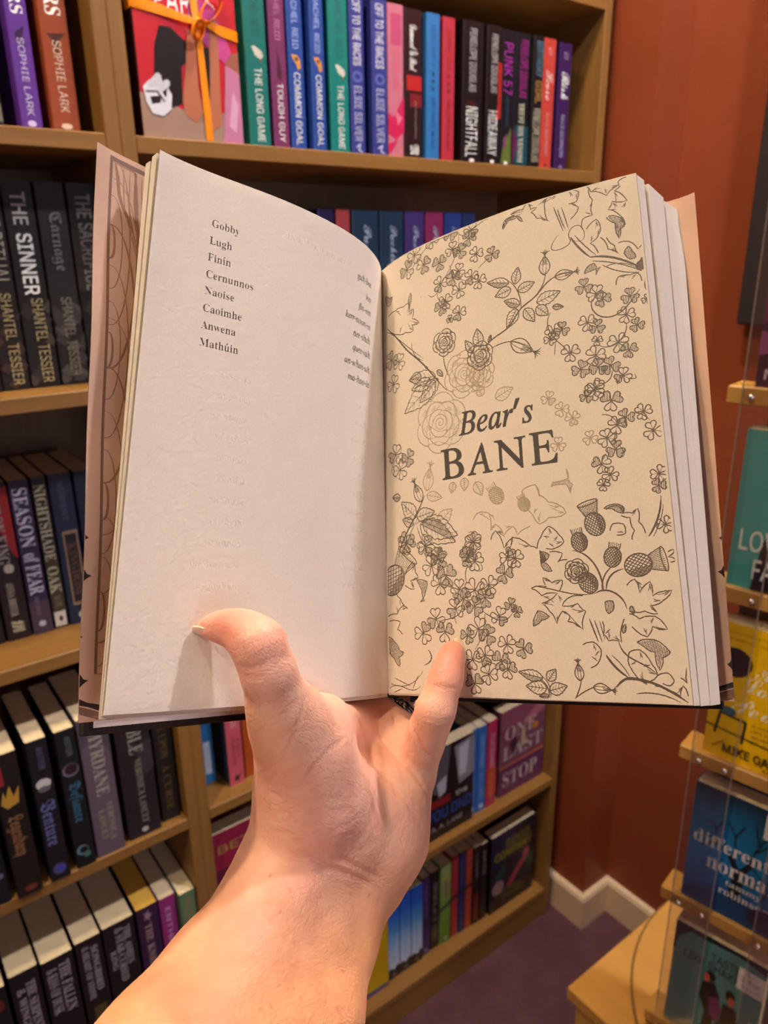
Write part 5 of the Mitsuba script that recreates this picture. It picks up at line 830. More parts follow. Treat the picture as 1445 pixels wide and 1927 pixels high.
# ---------------------------------------------------------------- the reader's left hand and forearm (millimetres in the book's frame)
HAND = {"palm":[[[-25.83,-166.97,27.68,15],[-20.22,-143.6,17.49,13],[-19.25,-116.75,-0.23,11.5]],[[-22.15,-170.31,23.05,15],[-12.3,-142.33,12.65,13],[-7.02,-116.41,-5.22,11.5]],[[-17.8,-172.03,20.74,15],[-5.75,-146.42,15.0,13.5],[5.83,-125.65,-4.75,11]],[[-13.4,-173.76,18.42,16],[-1.48,-159.52,10.74,14],[10.69,-139.62,6.05,10]],[[-6.7,-180.83,16.2,15.5],[-1.54,-165.22,18.89,17],[0.48,-147.95,18.81,16.2],[8.83,-137.48,13.52,10.5]],[[-35.87,-161.89,40.7,18.5],[-30.01,-141.99,47.68,21],[-31.65,-124.17,59.36,17],[-36.61,-111.27,72.72,13]],[[-25.59,-162.65,36.53,17],[-27.27,-142.94,42.95,17.5],[-29.35,-125.68,48.95,14]],[[-30.61,-166.13,39.99,16.5],[-19.26,-158.17,34.27,15],[-13.36,-145.96,28.26,13]],[[-33.0,-108.32,70.19,9],[-25.81,-113.89,48.95,9.5],[-17.94,-117.45,15.89,10]],[[-39.67,-168.61,43.6,18.5],[-43.63,-178.25,50.06,18.5],[-58.36,-202.2,68.25,23],[-70.6,-218.41,87.77,27],[-81.98,-231.27,118.01,31],[-92.69,-252.51,154.93,34]],[[-18.75,-186.62,24.32,18],[-24.39,-198.31,31.44,19],[-35.69,-220.47,55.01,24.5],[-48.08,-236.34,76.62,28.5],[-62.57,-249.41,109.86,33],[-72.12,-271.14,145.69,36]],[[-30.34,-178.39,30.78,20],[-35.73,-191.36,39.71,21],[-50.16,-213.52,62.26,26],[-74.07,-238.74,113.7,33],[-84.0,-261.88,151.31,36]]],"thumb":[[[-36.61,-111.27,72.72,12.2],[-39.05,-102.57,81.31,11],[-41.11,-91.91,90.23,9.6],[-44.1,-82.34,93.39,9.3]],[[-44.47,-82.15,93.42,9.0],[-49.66,-78.05,90.77,7.5],[-55.13,-76.27,88.02,6.2],[-60.11,-75.81,86.06,5.1],[-64.64,-75.93,84.61,3.7]]],"pinky":[[[11.49,-139.87,10.07,9.8],[15.98,-124.81,24.84,9.0],[20.28,-109.27,43.74,8.2]],[[20.31,-109.32,43.23,8.0],[24.73,-97.07,43.31,7.2],[27.98,-86.87,39.28,5.7]]],"ring":[[[6.38,-126.03,-7.86,10],[12.3,-112.86,-27.91,9.2],[17.79,-88.37,-45.01,8.5]],[[17.79,-88.37,-45.01,8.3],[20.46,-63.35,-43.76,7.6],[21.71,-42.64,-38.17,6.6]]],"mid":[[[-6.6,-116.91,-10.38,10.3],[-6.28,-103.72,-30.44,9.3],[-6.88,-79.79,-46.63,8.6]],[[-6.88,-79.79,-46.63,8.4],[-8.25,-49.1,-41.36,7.8],[-9.03,-24.56,-33.1,6.8]]],"idx":[[[-19.4,-116.57,-3.24,10.3],[-25.83,-103.22,-25.31,9.2],[-34.09,-79.53,-40.54,8.5]],[[-34.09,-79.53,-40.54,8.3],[-42.09,-53.76,-30.05,7.6],[-46.69,-34.65,-16.64,6.6]]],"pads":[[9.97,-125.86,5.37,8.5],[-0.32,-120.22,-1.8,8],[26.14,-91.29,43.79,5.2],[-52.02,-75.79,90.44,5.0]]}
CREASES = [[[[-13.0,-112.0,33.7],[-11.3,-115.4,29.4],[-10.0,-119.1,24.6],[-9.1,-122.6,22.1],[-8.4,-125.9,22.2],[-7.8,-128.8,25.9],[-7.4,-131.2,31.6],[-7.0,-133.3,39.2],[-6.6,-135.4,46.1],[-6.3,-138.0,48.7],[-6.0,-140.8,50.0],[-5.8,-143.9,50.1],[-6.0,-147.1,49.6],[-6.6,-149.9,50.3],[-7.6,-152.6,51.1],[-9.2,-154.9,52.5],[-11.3,-156.5,54.7],[-13.9,-157.6,56.9]],1.3,1.0],[[[18.5,-151.3,22.1],[17.4,-147.2,25.3],[15.9,-143.8,27.1],[14.1,-140.7,28.2],[12.0,-138.0,28.7],[9.7,-135.4,29.1],[7.3,-133.1,28.3],[4.7,-130.9,26.8],[2.1,-129.0,23.5],[-0.3,-126.9,19.6],[-2.2,-124.4,16.4],[-3.4,-121.3,13.8],[-3.4,-117.7,10.8]],1.0,0.8],[[[13.5,-158.2,31.3],[12.1,-154.8,33.1],[10.5,-151.7,34.2],[8.7,-148.8,35.3],[6.7,-146.1,35.8],[4.6,-143.6,36.2],[2.5,-141.2,36.0],[0.2,-138.8,35.8],[-2.0,-136.5,35.6],[-4.2,-134.2,34.8],[-6.5,-132.1,32.7],[-8.6,-130.1,28.8],[-10.7,-127.7,26.1],[-12.4,-124.6,27.2]],0.9,0.6],[[[10.6,-116.6,4.9],[10.8,-117.1,38.3],[12.3,-120.7,38.9],[14.3,-124.5,37.1],[16.8,-128.0,34.6],[20.1,-131.5,29.8]],1.2,1.6],[[[2.2,-110.4,1.1],[3.2,-115.1,6.4],[4.1,-119.7,10.5],[5.0,-124.1,15.8]],0.8,0.5],[[[-31.2,-157.1,65.5],[-28.9,-159.5,63.8],[-26.5,-161.6,62.3],[-23.9,-163.5,60.7],[-21.2,-165.3,58.6],[-18.4,-167.2,55.9],[-15.6,-169.2,52.5],[-12.8,-171.2,49.1],[-9.9,-173.8,44.4],[-7.1,-176.3,40.3],[-4.2,-178.7,37.5],[-1.5,-181.2,35.2],[1.1,-184.3,32.3]],1.0,0.55],[[[-25.2,-153.2,66.8],[-23.3,-156.1,64.5],[-21.3,-158.8,61.6],[-18.9,-161.2,58.7],[-16.4,-163.5,55.9],[-13.7,-165.8,52.5],[-11.0,-168.1,49.0],[-8.2,-170.7,44.3],[-5.4,-173.6,39.6],[-2.6,-175.9,37.4],[0.0,-178.4,35.1]],0.9,0.5],[[[-28.5,-99.6,85.7],[-29.0,-102.2,87.7],[-29.7,-104.9,87.8],[-30.4,-107.6,88.0],[-31.3,-110.3,88.1],[-32.3,-113.1,87.0],[-33.4,-115.7,86.6],[-34.8,-118.5,84.9],[-36.4,-121.2,83.2],[-38.2,-123.9,80.9],[-40.4,-126.6,78.0],[-42.9,-129.3,74.5]],0.9,0.5],[[[-15.4,-116.7,65.7],[-17.7,-118.0,71.0],[-19.9,-119.5,74.4],[-22.1,-121.3,76.5],[-24.2,-123.3,77.4],[-26.2,-125.3,78.2],[-28.2,-127.7,77.8],[-30.2,-130.1,77.4],[-32.1,-132.7,76.4]],0.8,0.35],[[[12.6,-111.1,46.1],[16.8,-112.5,50.1],[21.4,-113.0,50.6],[26.3,-112.5,48.3]],0.7,0.35],[[[13.6,-113.1,46.9],[17.2,-114.7,49.1],[21.1,-115.2,49.0],[25.2,-114.5,47.9]],0.6,0.2],[[[17.1,-98.5,46.4],[21.1,-99.6,49.9],[25.4,-100.3,50.4],[30.1,-100.7,47.3]],0.7,0.45],[[[-45.9,-90.9,99.9],[-42.1,-89.5,100.8],[-39.1,-87.1,100.6]],0.8,0.3],[[[-48.4,-92.1,97.9],[-45.1,-93.1,99.6],[-41.9,-92.0,100.4]],0.7,0.25],[[[-48.7,-89.2,99.6],[-45.4,-89.9,100.7],[-42.5,-88.5,101.6]],0.7,0.3],[[[-19.4,-149.7,66.2],[-15.5,-149.0,63.8],[-12.3,-147.6,61.7],[-9.8,-145.6,58.4],[-7.8,-142.7,55.2]],0.7,0.35],[[[-17.7,-156.5,61.3],[-14.4,-155.6,59.1],[-11.5,-154.4,56.2],[-9.0,-152.8,53.5],[-6.8,-150.8,50.2],[-4.9,-148.5,46.3]],0.7,0.35],[[[-36.9,-133.6,75.0],[-34.0,-133.7,75.6],[-31.2,-134.3,75.5]],0.6794887607719297,0.16004523514958086],[[[-22.3,-137.3,71.9],[-19.1,-138.1,69.4],[-16.1,-139.7,66.7]],0.5036001081447291,0.17274756314280604],[[[-21.6,-155.2,64.6],[-17.9,-156.8,61.3],[-14.1,-158.6,56.1]],0.6329736772196795,0.1654648357991347],[[[-19.1,-133.0,71.5],[-15.8,-134.8,67.5],[-12.7,-137.4,62.8]],0.5683969718962862,0.08893462072653903],[[[-18.1,-159.6,59.0],[-14.9,-159.7,56.5],[-11.7,-159.7,53.5]],0.6705793099696975,0.16480440882236347],[[[-29.9,-142.3,71.7],[-26.5,-143.2,70.9],[-23.3,-144.7,69.4]],0.6531480796586551,0.08432384690722484],[[[-43.4,-149.8,64.3],[-40.5,-150.1,66.1],[-37.9,-150.8,67.2]],0.699319718543028,0.09955734943333154],[[[-32.4,-136.1,74.6],[-29.1,-137.2,73.8],[-25.7,-137.8,73.1]],0.5301672258124355,0.1358528983583392],[[[-17.1,-135.6,68.6],[-15.3,-135.8,66.7],[-13.4,-135.8,64.3]],0.5093542924563315,0.11310669953717346],[[[-38.3,-145.8,68.6],[-36.1,-145.2,69.9],[-34.3,-143.8,70.8]],0.6337194891184814,0.1759867591612951],[[[-46.0,-138.7,66.2],[-41.2,-140.5,69.5],[-36.4,-141.8,71.1]],0.6051276178658822,0.16179278006982528],[[[-35.4,-136.2,73.9],[-32.6,-137.1,73.8],[-29.6,-137.0,73.8]],0.5328268072997966,0.08093964663395646],[[[-44.3,-135.9,69.1],[-39.7,-135.7,72.8],[-35.9,-136.9,73.8]],0.695437162382969,0.12239525192717449],[[[-36.7,-132.3,75.8],[-34.7,-132.1,76.5],[-32.9,-132.8,76.3]],0.46022309166608383,0.1290667615701743],[[[-36.7,-161.6,64.7],[-34.7,-161.0,64.2],[-32.6,-160.4,64.3]],0.6969143461440902,0.12777619630230422],[[[-36.1,-142.7,71.0],[-34.4,-143.6,70.8],[-32.4,-143.6,71.4]],0.6577617798293377,0.12985797195710994],[[[-43.1,-138.8,69.2],[-40.6,-139.4,70.3],[-38.0,-139.1,71.6]],0.48542544194499787,0.08512737251149527],[[[-19.1,-149.9,66.1],[-14.7,-149.6,63.1],[-10.4,-149.4,58.3]],0.6477144306848802,0.15447262856401744],[[[-29.0,-134.9,74.8],[-26.5,-134.1,74.9],[-24.4,-132.7,74.5]],0.53414739611783,0.1456908999914147],[[[-22.3,-149.1,68.1],[-18.5,-151.3,65.3],[-14.7,-153.5,60.6]],0.5170747614252019,0.1722799962700768],[[[-18.0,-131.7,70.5],[-13.6,-134.9,64.4],[-9.5,-139.0,58.3]],0.674742430484939,0.09276327875764688],[[[-15.6,-152.2,62.7],[-13.7,-153.2,60.1],[-11.9,-154.1,56.9]],0.6366236392478013,0.17274809464100171],[[[-38.8,-131.3,75.4],[-34.3,-130.4,77.4],[-30.2,-130.6,77.3]],0.6524680856052215,0.15829697309515223],[[[-20.2,-147.3,67.8],[-16.2,-148.5,64.5],[-12.2,-150.5,60.0]],0.672937506739743,0.15735738589192733],[[[-29.5,-146.5,70.3],[-27.7,-146.7,69.7],[-25.9,-146.9,69.7]],0.6661799562293131,0.1408125148520714],[[[-41.4,-140.9,69.5],[-37.5,-142.3,70.4],[-33.4,-143.0,71.5]],0.6568903689733421,0.08851410102834403],[[[-29.3,-141.3,72.4],[-25.5,-142.5,71.0],[-21.8,-143.8,69.0]],0.6915696520359403,0.08951196706085968],[[[-42.9,-149.0,65.0],[-38.5,-150.2,67.3],[-34.1,-150.9,68.4]],0.6441465594698477,0.08669178711518084],[[[-18.4,-136.5,69.7],[-16.1,-138.5,66.9],[-13.5,-140.2,63.5]],0.4918442420132513,0.16742871520133362],[[[-39.0,-134.8,73.6],[-36.0,-135.8,74.0],[-32.8,-136.0,74.6]],0.6276279270066094,0.08055621240146779],[[[-35.4,-145.9,69.8],[-32.1,-146.7,70.3],[-29.3,-148.6,69.4]],0.5113602947651908,0.1647570101122938],[[[-35.8,-152.3,66.9],[-31.3,-154.0,67.2],[-27.0,-156.0,65.7]],0.5283181424142509,0.17127905287530393],[[[-30.9,-159.9,64.4],[-28.3,-158.9,64.0],[-25.7,-157.3,64.8]],0.56051637379789,0.09406675670422332],[[[-22.5,-141.7,70.6],[-19.1,-142.3,68.0],[-15.7,-143.7,65.4]],0.6522555649692516,0.09776687077087631],[[[-18.6,-142.2,68.1],[-15.3,-143.1,65.5],[-12.2,-145.0,62.1]],0.5506368615584117,0.17361880787036224],[[[-39.2,-150.3,66.6],[-36.3,-150.1,67.9],[-33.7,-151.1,68.3]],0.6873480419712877,0.16297739482574775],[[[-22.8,-155.1,65.2],[-18.6,-156.5,62.0],[-14.4,-158.5,56.8]],0.5934661205718612,0.17379115929968514],[[[-22.0,-160.3,61.3],[-20.1,-162.0,59.2],[-18.0,-163.1,57.2]],0.6044667422523292,0.16312628765423884],[[[-36.0,-160.1,64.3],[-33.0,-159.3,64.5],[-30.2,-158.0,64.7]],0.5274191419922136,0.10303686048513136],[[[-36.5,-147.3,69.0],[-31.9,-149.5,69.2],[-27.7,-152.3,67.5]],0.654372823821616,0.10837712722889378],[[[-31.0,-130.4,77.4],[-28.9,-131.4,76.6],[-26.7,-132.1,75.9]],0.5410754285830933,0.17510661169040667],[[[-25.0,-136.9,73.2],[-22.9,-136.3,72.7],[-21.2,-135.0,72.3]],0.6009509045560637,0.11122368597258188],[[[-41.2,-140.5,69.5],[-38.5,-139.1,71.6],[-36.1,-137.3,73.1]],0.4871817609742284,0.10383494605800425],[[[-35.4,-158.5,64.6],[-33.2,-159.7,64.4],[-31.0,-160.7,64.3]],0.6898235658900729,0.1062335792321915],[[[-27.8,-135.4,74.7],[-25.8,-135.3,74.1],[-23.9,-136.0,73.4]],0.46531417086481547,0.1792545572246149],[[[-37.2,-156.3,65.0],[-33.7,-158.4,64.6],[-29.9,-159.8,63.8]],0.6696202347225869,0.15194334498145262],[[[-40.0,-125.8,78.7],[-36.2,-122.1,82.4],[-32.7,-118.7,84.2]],0.5505098378835931,0.11850416590129365],[[[-33.5,-118.2,84.9],[-31.8,-116.3,85.2],[-29.9,-114.8,84.9]],0.6249565942431361,0.13072846071258493],[[[-43.3,-126.2,76.2],[-38.8,-121.7,82.5],[-34.8,-117.9,85.6]],0.5273611084549441,0.1507703515712513],[[[-48.5,-131.0,65.7],[-45.6,-128.5,72.2],[-43.4,-126.0,76.3]],0.4805026189771589,0.11880088429090344],[[[-34.5,-128.1,78.4],[-32.1,-125.8,80.0],[-29.9,-123.7,80.3]],0.5453407271370578,0.18622514891526587],[[[-48.4,-132.0,65.5],[-44.3,-128.0,74.1],[-40.9,-124.6,79.6],[-37.9,-121.6,82.5]],0.6342459092789434,0.21245480987193344],[[[-43.9,-131.0,72.4],[-39.4,-126.6,78.6],[-35.4,-122.6,82.3]],0.4714324928446257,0.17430963239349112],[[[-33.6,-114.7,86.7],[-30.4,-111.9,86.6],[-27.6,-109.0,85.3]],0.5700201835305712,0.10446709825459385],[[[-38.1,-113.8,88.1],[-34.3,-110.3,89.3],[-31.0,-106.9,88.7]],0.5114784073596228,0.207477436194553],[[[-38.3,-116.0,86.5],[-34.5,-112.6,88.3],[-31.1,-109.1,88.3]],0.6286391054332783,0.20599173882921812],[[[-38.2,-125.6,79.4],[-34.7,-122.2,82.4],[-31.6,-119.2,83.5]],0.6474887951540783,0.14236712747362723],[[[-48.5,-127.4,68.1],[-44.0,-123.1,78.6],[-40.5,-119.7,83.4]],0.569574550853679,0.12998499396947188],[[[-44.1,-108.8,89.6],[-40.2,-105.4,92.6],[-36.8,-101.9,94.4]],0.5893420820065638,0.11401370481332074],[[[-33.2,-128.9,78.2],[-30.4,-125.8,79.4],[-27.4,-123.2,79.8]],0.6187713656218766,0.17480344796856115],[[[-37.5,-107.2,91.7],[-34.4,-103.8,92.3],[-31.2,-101.0,90.3]],0.5456163178349744,0.11738358546478357],[[[-44.1,-132.1,71.6],[-39.8,-128.0,77.1],[-36.0,-124.1,80.9]],0.5096252618102823,0.14661521521108456],[[[-37.1,-106.9,91.7],[-34.4,-104.6,91.5],[-32.2,-102.1,90.7]],0.6008081995109144,0.2035282848855214],[[[-44.8,-126.5,74.3],[-40.2,-122.1,81.8],[-36.3,-118.3,85.5]],0.537480412903197,0.12098430622939069],[[[-48.2,-130.7,66.3],[-44.3,-126.8,74.9],[-40.9,-123.6,80.3]],0.6011566786595294,0.1488535207062101],[[[-38.2,-129.0,77.0],[-35.4,-126.3,79.9],[-33.0,-123.8,80.9]],0.5011976395244037,0.16133439190979237],[[[-46.2,-113.0,85.2],[-43.1,-110.5,89.3],[-40.7,-107.9,91.5]],0.4764803061081808,0.19099345920632227],[[[-48.0,-134.4,65.1],[-45.2,-131.3,70.5],[-42.3,-128.7,75.2]],0.49232072671413185,0.21196756027960817],[[[-38.1,-130.8,76.1],[-35.1,-127.5,79.1],[-32.0,-124.8,80.1]],0.5180994480966847,0.154675074431368],[[[-31.4,-110.2,88.1],[-29.2,-108.4,87.2],[-27.4,-106.3,85.1]],0.472800811823518,0.21656734494814234],[[[-43.8,-122.3,79.3],[-39.7,-118.7,84.8],[-36.5,-115.2,87.3]],0.4651423315133222,0.20161476879736145],[[[-44.7,-125.3,75.8],[-42.2,-123.1,79.8],[-40.2,-121.0,82.6]],0.48621606033533976,0.12473898225688448],[[[-17.6,-154.7,62.3],[-15.2,-151.6,62.8],[-12.8,-148.9,61.4]],0.6957308355160823,0.17281655029396664],[[[-13.3,-171.6,49.6],[-11.1,-169.2,48.8],[-9.0,-166.7,48.0]],0.5037432693867262,0.21473066811572003],[[[-6.4,-168.6,44.1],[-3.9,-165.9,42.7],[-1.4,-163.3,40.7],[1.2,-160.7,38.7]],0.4643717707567008,0.2084274100618653],[[[-9.6,-166.7,48.7],[-6.2,-163.1,46.2],[-2.8,-159.7,42.6]],0.47605950617578113,0.12394944500722849],[[[-16.7,-159.3,58.4],[-13.9,-155.9,58.4],[-11.2,-152.7,57.1]],0.5851546446303113,0.14346335389912077],[[[-9.0,-171.0,45.5],[-5.7,-167.4,43.7],[-2.4,-163.9,41.2]],0.4594704910763191,0.11834980937079032],[[[-15.5,-153.7,61.2],[-12.7,-150.4,60.6],[-9.9,-147.2,58.7]],0.4986346929130036,0.17496022165788339],[[[-14.2,-157.7,56.9],[-11.1,-154.0,56.3],[-8.0,-150.8,53.2]],0.6860899825105576,0.12287620216249114],[[[-13.6,-171.5,49.6],[-11.4,-169.0,48.9],[-9.1,-166.4,48.1]],0.4567387765604585,0.12293642070609849],[[[-8.2,-169.2,45.2],[-5.7,-166.4,44.4],[-3.3,-163.9,42.4],[-0.8,-161.5,39.8]],0.5743327501065457,0.10496263738036013],[[[-14.3,-165.4,53.1],[-11.8,-162.5,52.4],[-9.3,-159.6,51.1]],0.4848969250828908,0.14508383299470656],[[[-12.1,-157.4,55.1],[-9.5,-154.6,53.2],[-6.9,-152.0,50.0]],0.4840742402662367,0.10357178486286116],[[[-7.8,-167.8,46.0],[-5.1,-165.0,44.1],[-2.4,-162.2,42.1]],0.47872550921608964,0.1354638212301745],[[[-11.1,-170.8,47.9],[-8.4,-167.8,46.6],[-5.6,-164.7,45.4]],0.6934370567564259,0.16323863332961852],[[[-16.4,-162.9,56.0],[-13.5,-159.5,55.4],[-10.6,-156.2,54.1]],0.599805318600649,0.18695726513354827],[[[-18.7,-158.5,60.4],[-15.4,-154.3,61.1],[-12.2,-150.6,59.9]],0.4845621232346468,0.10512191426811324],[[[-15.7,-154.4,61.1],[-13.2,-151.2,61.0],[-10.6,-148.4,59.1]],0.5285936332139232,0.17612812850351023],[[[-16.4,-156.4,60.1],[-13.4,-152.7,60.2],[-10.4,-149.3,58.3]],0.5860861261549601,0.2150451665274621],[[[4.6,-131.9,27.9],[5.6,-136.2,31.4],[6.8,-140.5,33.7],[8.3,-144.9,34.8]],0.8150493116144313,0.18161215948178666],[[[-4.2,-151.9,45.1],[-3.3,-156.2,43.8],[-2.2,-160.7,41.8],[-0.9,-165.1,39.8]],0.7884713585039296,0.11791346267678318],[[[2.6,-140.0,35.6],[3.4,-143.3,36.9],[4.2,-146.8,36.9],[5.1,-150.2,36.9],[6.1,-153.7,36.3],[7.2,-157.2,35.7],[8.4,-160.7,35.1]],0.657304652187573,0.20666596867876275],[[[-1.4,-122.8,13.6],[-0.5,-126.3,19.1],[0.5,-129.5,25.2],[1.6,-132.8,29.5],[2.8,-136.2,32.6],[4.1,-139.7,34.4]],0.9496751336418131,0.1120795693723734],[[[3.9,-148.8,37.1],[4.8,-153.0,37.0],[5.9,-157.3,36.3],[7.2,-161.5,35.6],[8.6,-165.8,34.8]],0.8175273125649116,0.13947227033777948],[[[-9.2,-132.7,55.1],[-8.4,-136.5,55.1],[-7.5,-140.3,54.4],[-6.5,-144.4,51.9],[-5.4,-149.1,47.4],[-4.1,-153.3,44.9]],0.6836430151540405,0.17087247680160533],[[[-6.2,-140.7,50.7],[-5.6,-144.4,48.8],[-4.8,-148.2,46.4],[-3.9,-151.9,44.5],[-3.0,-155.4,43.3],[-1.9,-159.1,41.4],[-0.8,-162.8,39.6]],0.9552200649393997,0.14317668071252407],[[[-3.9,-122.3,14.9],[-2.9,-126.2,19.1],[-1.8,-129.6,25.2],[-0.5,-133.0,30.1],[0.9,-136.4,33.8]],0.9414212075392144,0.22671867984568492],[[[-8.1,-135.4,53.4],[-7.3,-139.0,53.4],[-6.3,-142.9,51.5],[-5.2,-147.4,47.1]],0.7697837704089447,0.2369283438091572],[[[-6.3,-146.2,51.0],[-5.6,-150.2,47.8],[-4.8,-153.8,46.0],[-4.0,-157.4,44.8],[-3.0,-161.1,42.9],[-2.0,-164.9,40.4],[-0.8,-168.6,38.6]],0.927354693925243,0.13029192728760167],[[[3.0,-151.7,37.9],[3.7,-155.3,37.2],[4.6,-158.7,37.3],[5.5,-162.3,36.7],[6.5,-165.8,36.1],[7.6,-169.5,34.8],[8.8,-173.5,32.3]],0.6042364862211028,0.10054077016845517],[[[-5.5,-138.2,45.0],[-4.7,-142.0,44.4],[-3.8,-145.9,43.1],[-2.7,-149.6,42.5],[-1.4,-153.5,41.2]],0.636992882261523,0.19607550800426865]]
NAILS = {"thumb":[[-54.61,-81.5,89.96],[-58.24,-80.91,88.84],[-61.98,-79.75,87.41],[-65.79,-78.57,85.88],[-69.75,-77.38,83.95]],"pinky":[[31.87,-92.59,38.71],[33.01,-88.93,37.31],[32.95,-85.42,36.69],[31.97,-82.32,36.21],[30.72,-80.3,35.74]],"ring":[[3.31,-117.11,-13.94],[9.97,-105.73,-26.18]]}
BLUSH = [[-56.53, -75.26, 94.07], [27.18, -88.05, 45.36], [-41.12, -80.01, 97.35], [23.55, -99.65, 46.41]]

HS = 1.25
def cap_field(G, chains, k, pad=16.0):
    """smooth union of tapered capsules on the grid G = (axes, shape)"""
    ax, sh = G; F = np.full(sh, 60.0, np.float32)
    for ch in chains:
        for (x0, y0, z0, r0), (x1, y1, z1, r1) in zip(ch[:-1], ch[1:]):
            a, b = np.array([x0, y0, z0]), np.array([x1, y1, z1]); m = max(r0, r1) + pad
            lo, hi = np.minimum(a, b) - m, np.maximum(a, b) + m
            sl = tuple(slice(int(np.searchsorted(ax[i], lo[i])), int(np.searchsorted(ax[i], hi[i]))) for i in range(3))
            if any(s.stop <= s.start for s in sl): continue
            X = [ax[i][sl[i]].reshape([-1 if j == i else 1 for j in range(3)]).astype(np.float32) for i in range(3)]
            ab = b - a; L2 = ab @ ab + 1e-9
            t = np.clip(sum((X[i] - a[i]) * ab[i] for i in range(3)) / L2, 0, 1)
            d = np.sqrt(sum((X[i] - a[i] - t * ab[i]) ** 2 for i in range(3))) - (r0 + (r1 - r0) * t)
            F[sl] = smin(F[sl], d, k)
    return F
def smin(a, b, k):
    h = np.clip(0.5 + 0.5 * (b - a) / k, 0, 1); return b + (a - b) * h - k * h * (1 - h)
def surface_nets(F, org, h):
    s = F < 0; nx, ny, nz = F.shape
    c = np.zeros((nx - 1, ny - 1, nz - 1), np.int8)
    for i in (0, 1):
        for j in (0, 1):
            for l in (0, 1): c += s[i:nx - 1 + i, j:ny - 1 + j, l:nz - 1 + l]
    cells = np.argwhere((c > 0) & (c < 8)); idx = np.full(c.shape, -1, np.int64); idx[tuple(cells.T)] = np.arange(len(cells))
    acc, cnt = np.zeros((len(cells), 3)), np.zeros(len(cells))
    off = [np.array(o) for o in np.ndindex(2, 2, 2)]
    for a in off:
        for ax_ in range(3):
            if a[ax_] == 0:
                b = a.copy(); b[ax_] = 1
                fa, fb = F[tuple((cells + a).T)], F[tuple((cells + b).T)]; x = (fa < 0) != (fb < 0)
                t = np.where(x, fa / np.where(x, fa - fb, 1), 0); p = cells + a + t[:, None] * (b - a); acc[x] += p[x]; cnt[x] += 1
    v = acc / cnt[:, None] * h + org; faces = []
    for ax_ in range(3):
        u, w = (ax_ + 1) % 3, (ax_ + 2) % 3
        e0 = np.moveaxis(s, ax_, 0)
        sl0 = [slice(None)] * 3; sl1 = [slice(None)] * 3; sl0[ax_] = slice(0, -1); sl1[ax_] = slice(1, None)
        x = s[tuple(sl0)] != s[tuple(sl1)]; g = np.argwhere(x); g = g[(g[:, u] > 0) & (g[:, w] > 0) & (g[:, u] < F.shape[u] - 1) & (g[:, w] < F.shape[w] - 1)]
        q = []
        for du, dw in ((1, 1), (0, 1), (0, 0), (1, 0)):
            o = g.copy(); o[:, u] -= du; o[:, w] -= dw; q.append(idx[tuple(o.T)])
        q = np.stack(q, 1); inside = s[tuple(g.T)]; q[~inside] = q[~inside][:, ::-1]; faces += [q[:, [0, 1, 2]], q[:, [0, 2, 3]]]
    f = np.vstack(faces); f = f[(f >= 0).all(1)]
    return v, f
def hand_field():
    A_ = np.array([p[:3] for ch in HAND['palm'] + HAND['thumb'] + HAND['pinky'] + HAND['ring'] + HAND['mid'] + HAND['idx'] for c in [ch] for p in c])
    lo, hi = A_.min(0) - 42, A_.max(0) + 42
    ax = [np.arange(lo[i], hi[i], HS) for i in range(3)]; G = (ax, tuple(len(a) for a in ax))
    palm = cap_field(G, HAND['palm'], 9.0)
    pads = cap_field(G, [[p, [p[0] + .1, *p[1:]]] for p in HAND['pads'][:2]], 5.0); palm = smin(palm, pads, 7.0)
    th = smin(cap_field(G, HAND['thumb'][:1], 3.0), cap_field(G, HAND['thumb'][1:], 3.0), 4.0); F = smin(palm, th, 8.0)
    for nm, kk in (('pinky', 3.5), ('ring', 4.5), ('mid', 4.5), ('idx', 4.5)):
        f = smin(cap_field(G, HAND[nm][:1], 2.0), cap_field(G, HAND[nm][1:], 2.0), 2.5); F = np.minimum(F, smin(palm, f, kk))
    tips = cap_field(G, [[p, [p[0] + .1, *p[1:]]] for p in HAND['pads'][2:]], 2.0); F = smin(F, tips, 3.0)
    return gaussian_filter(F, 1.5 / HS), lo, ax
HS = 1.1
_F, _lo, _ax = hand_field()
hv, hf = surface_nets(_F, _lo, HS)
hm = trimesh.Trimesh(hv, hf, process=False)
parts_ = hm.split(only_watertight=False); hm = max(parts_, key=lambda q: len(q.vertices)); hv = np.array(hm.vertices); hn = np.array(hm.vertex_normals)
from scipy.spatial import cKDTree
disp = np.zeros(len(hv)); redden = np.zeros(len(hv))
for L, w, d in CREASES:
    if len(L) < 2: continue
    s = smooth(L, 12); dist, j = cKDTree(s).query(hv, distance_upper_bound=w * 4)
    ok = np.isfinite(dist); fade = np.sin(math.pi * np.clip((j + .5) / len(s), 0.04, .96)) ** .5
    k_ = np.zeros(len(hv)); k_[ok] = np.exp(-(dist[ok] / w) ** 2) * fade[ok]
    ridge = np.zeros(len(hv)); ridge[ok] = np.exp(-((dist[ok] - 2.2 * w) / w) ** 2) * fade[ok]
    d = d * .72; disp += -d * k_ + .18 * d * ridge; redden = np.maximum(redden, k_)
lump = meshkit.fbm(hv / 9.0, 3, 4) - .5
fine = meshkit.fbm(hv * np.array([.35, .9, .5]), 3, 9) - .5
hv = hv + hn * (disp + .5 * lump + .16 * fine)[:, None]
arm = np.clip((-128 - hv[:, 1]) / 60, 0, 1) * 1.0
palmc = np.array([.75, .40, .285]); armc = np.array([.70, .31, .155])
t = np.clip((-155 - hv[:, 1]) / 40, 0, 1)[:, None]
col = palmc * (1 - t) + armc * t
bl = np.max([np.exp(-(np.linalg.norm(hv - np.array(b), axis=1) / (14 if i < 2 else 9)) ** 2) * (1 if i < 2 else .5) for i, b in enumerate(BLUSH)], 0)[:, None]
col = col * (1 - .75 * bl) + np.array([.78, .275, .185]) * .75 * bl
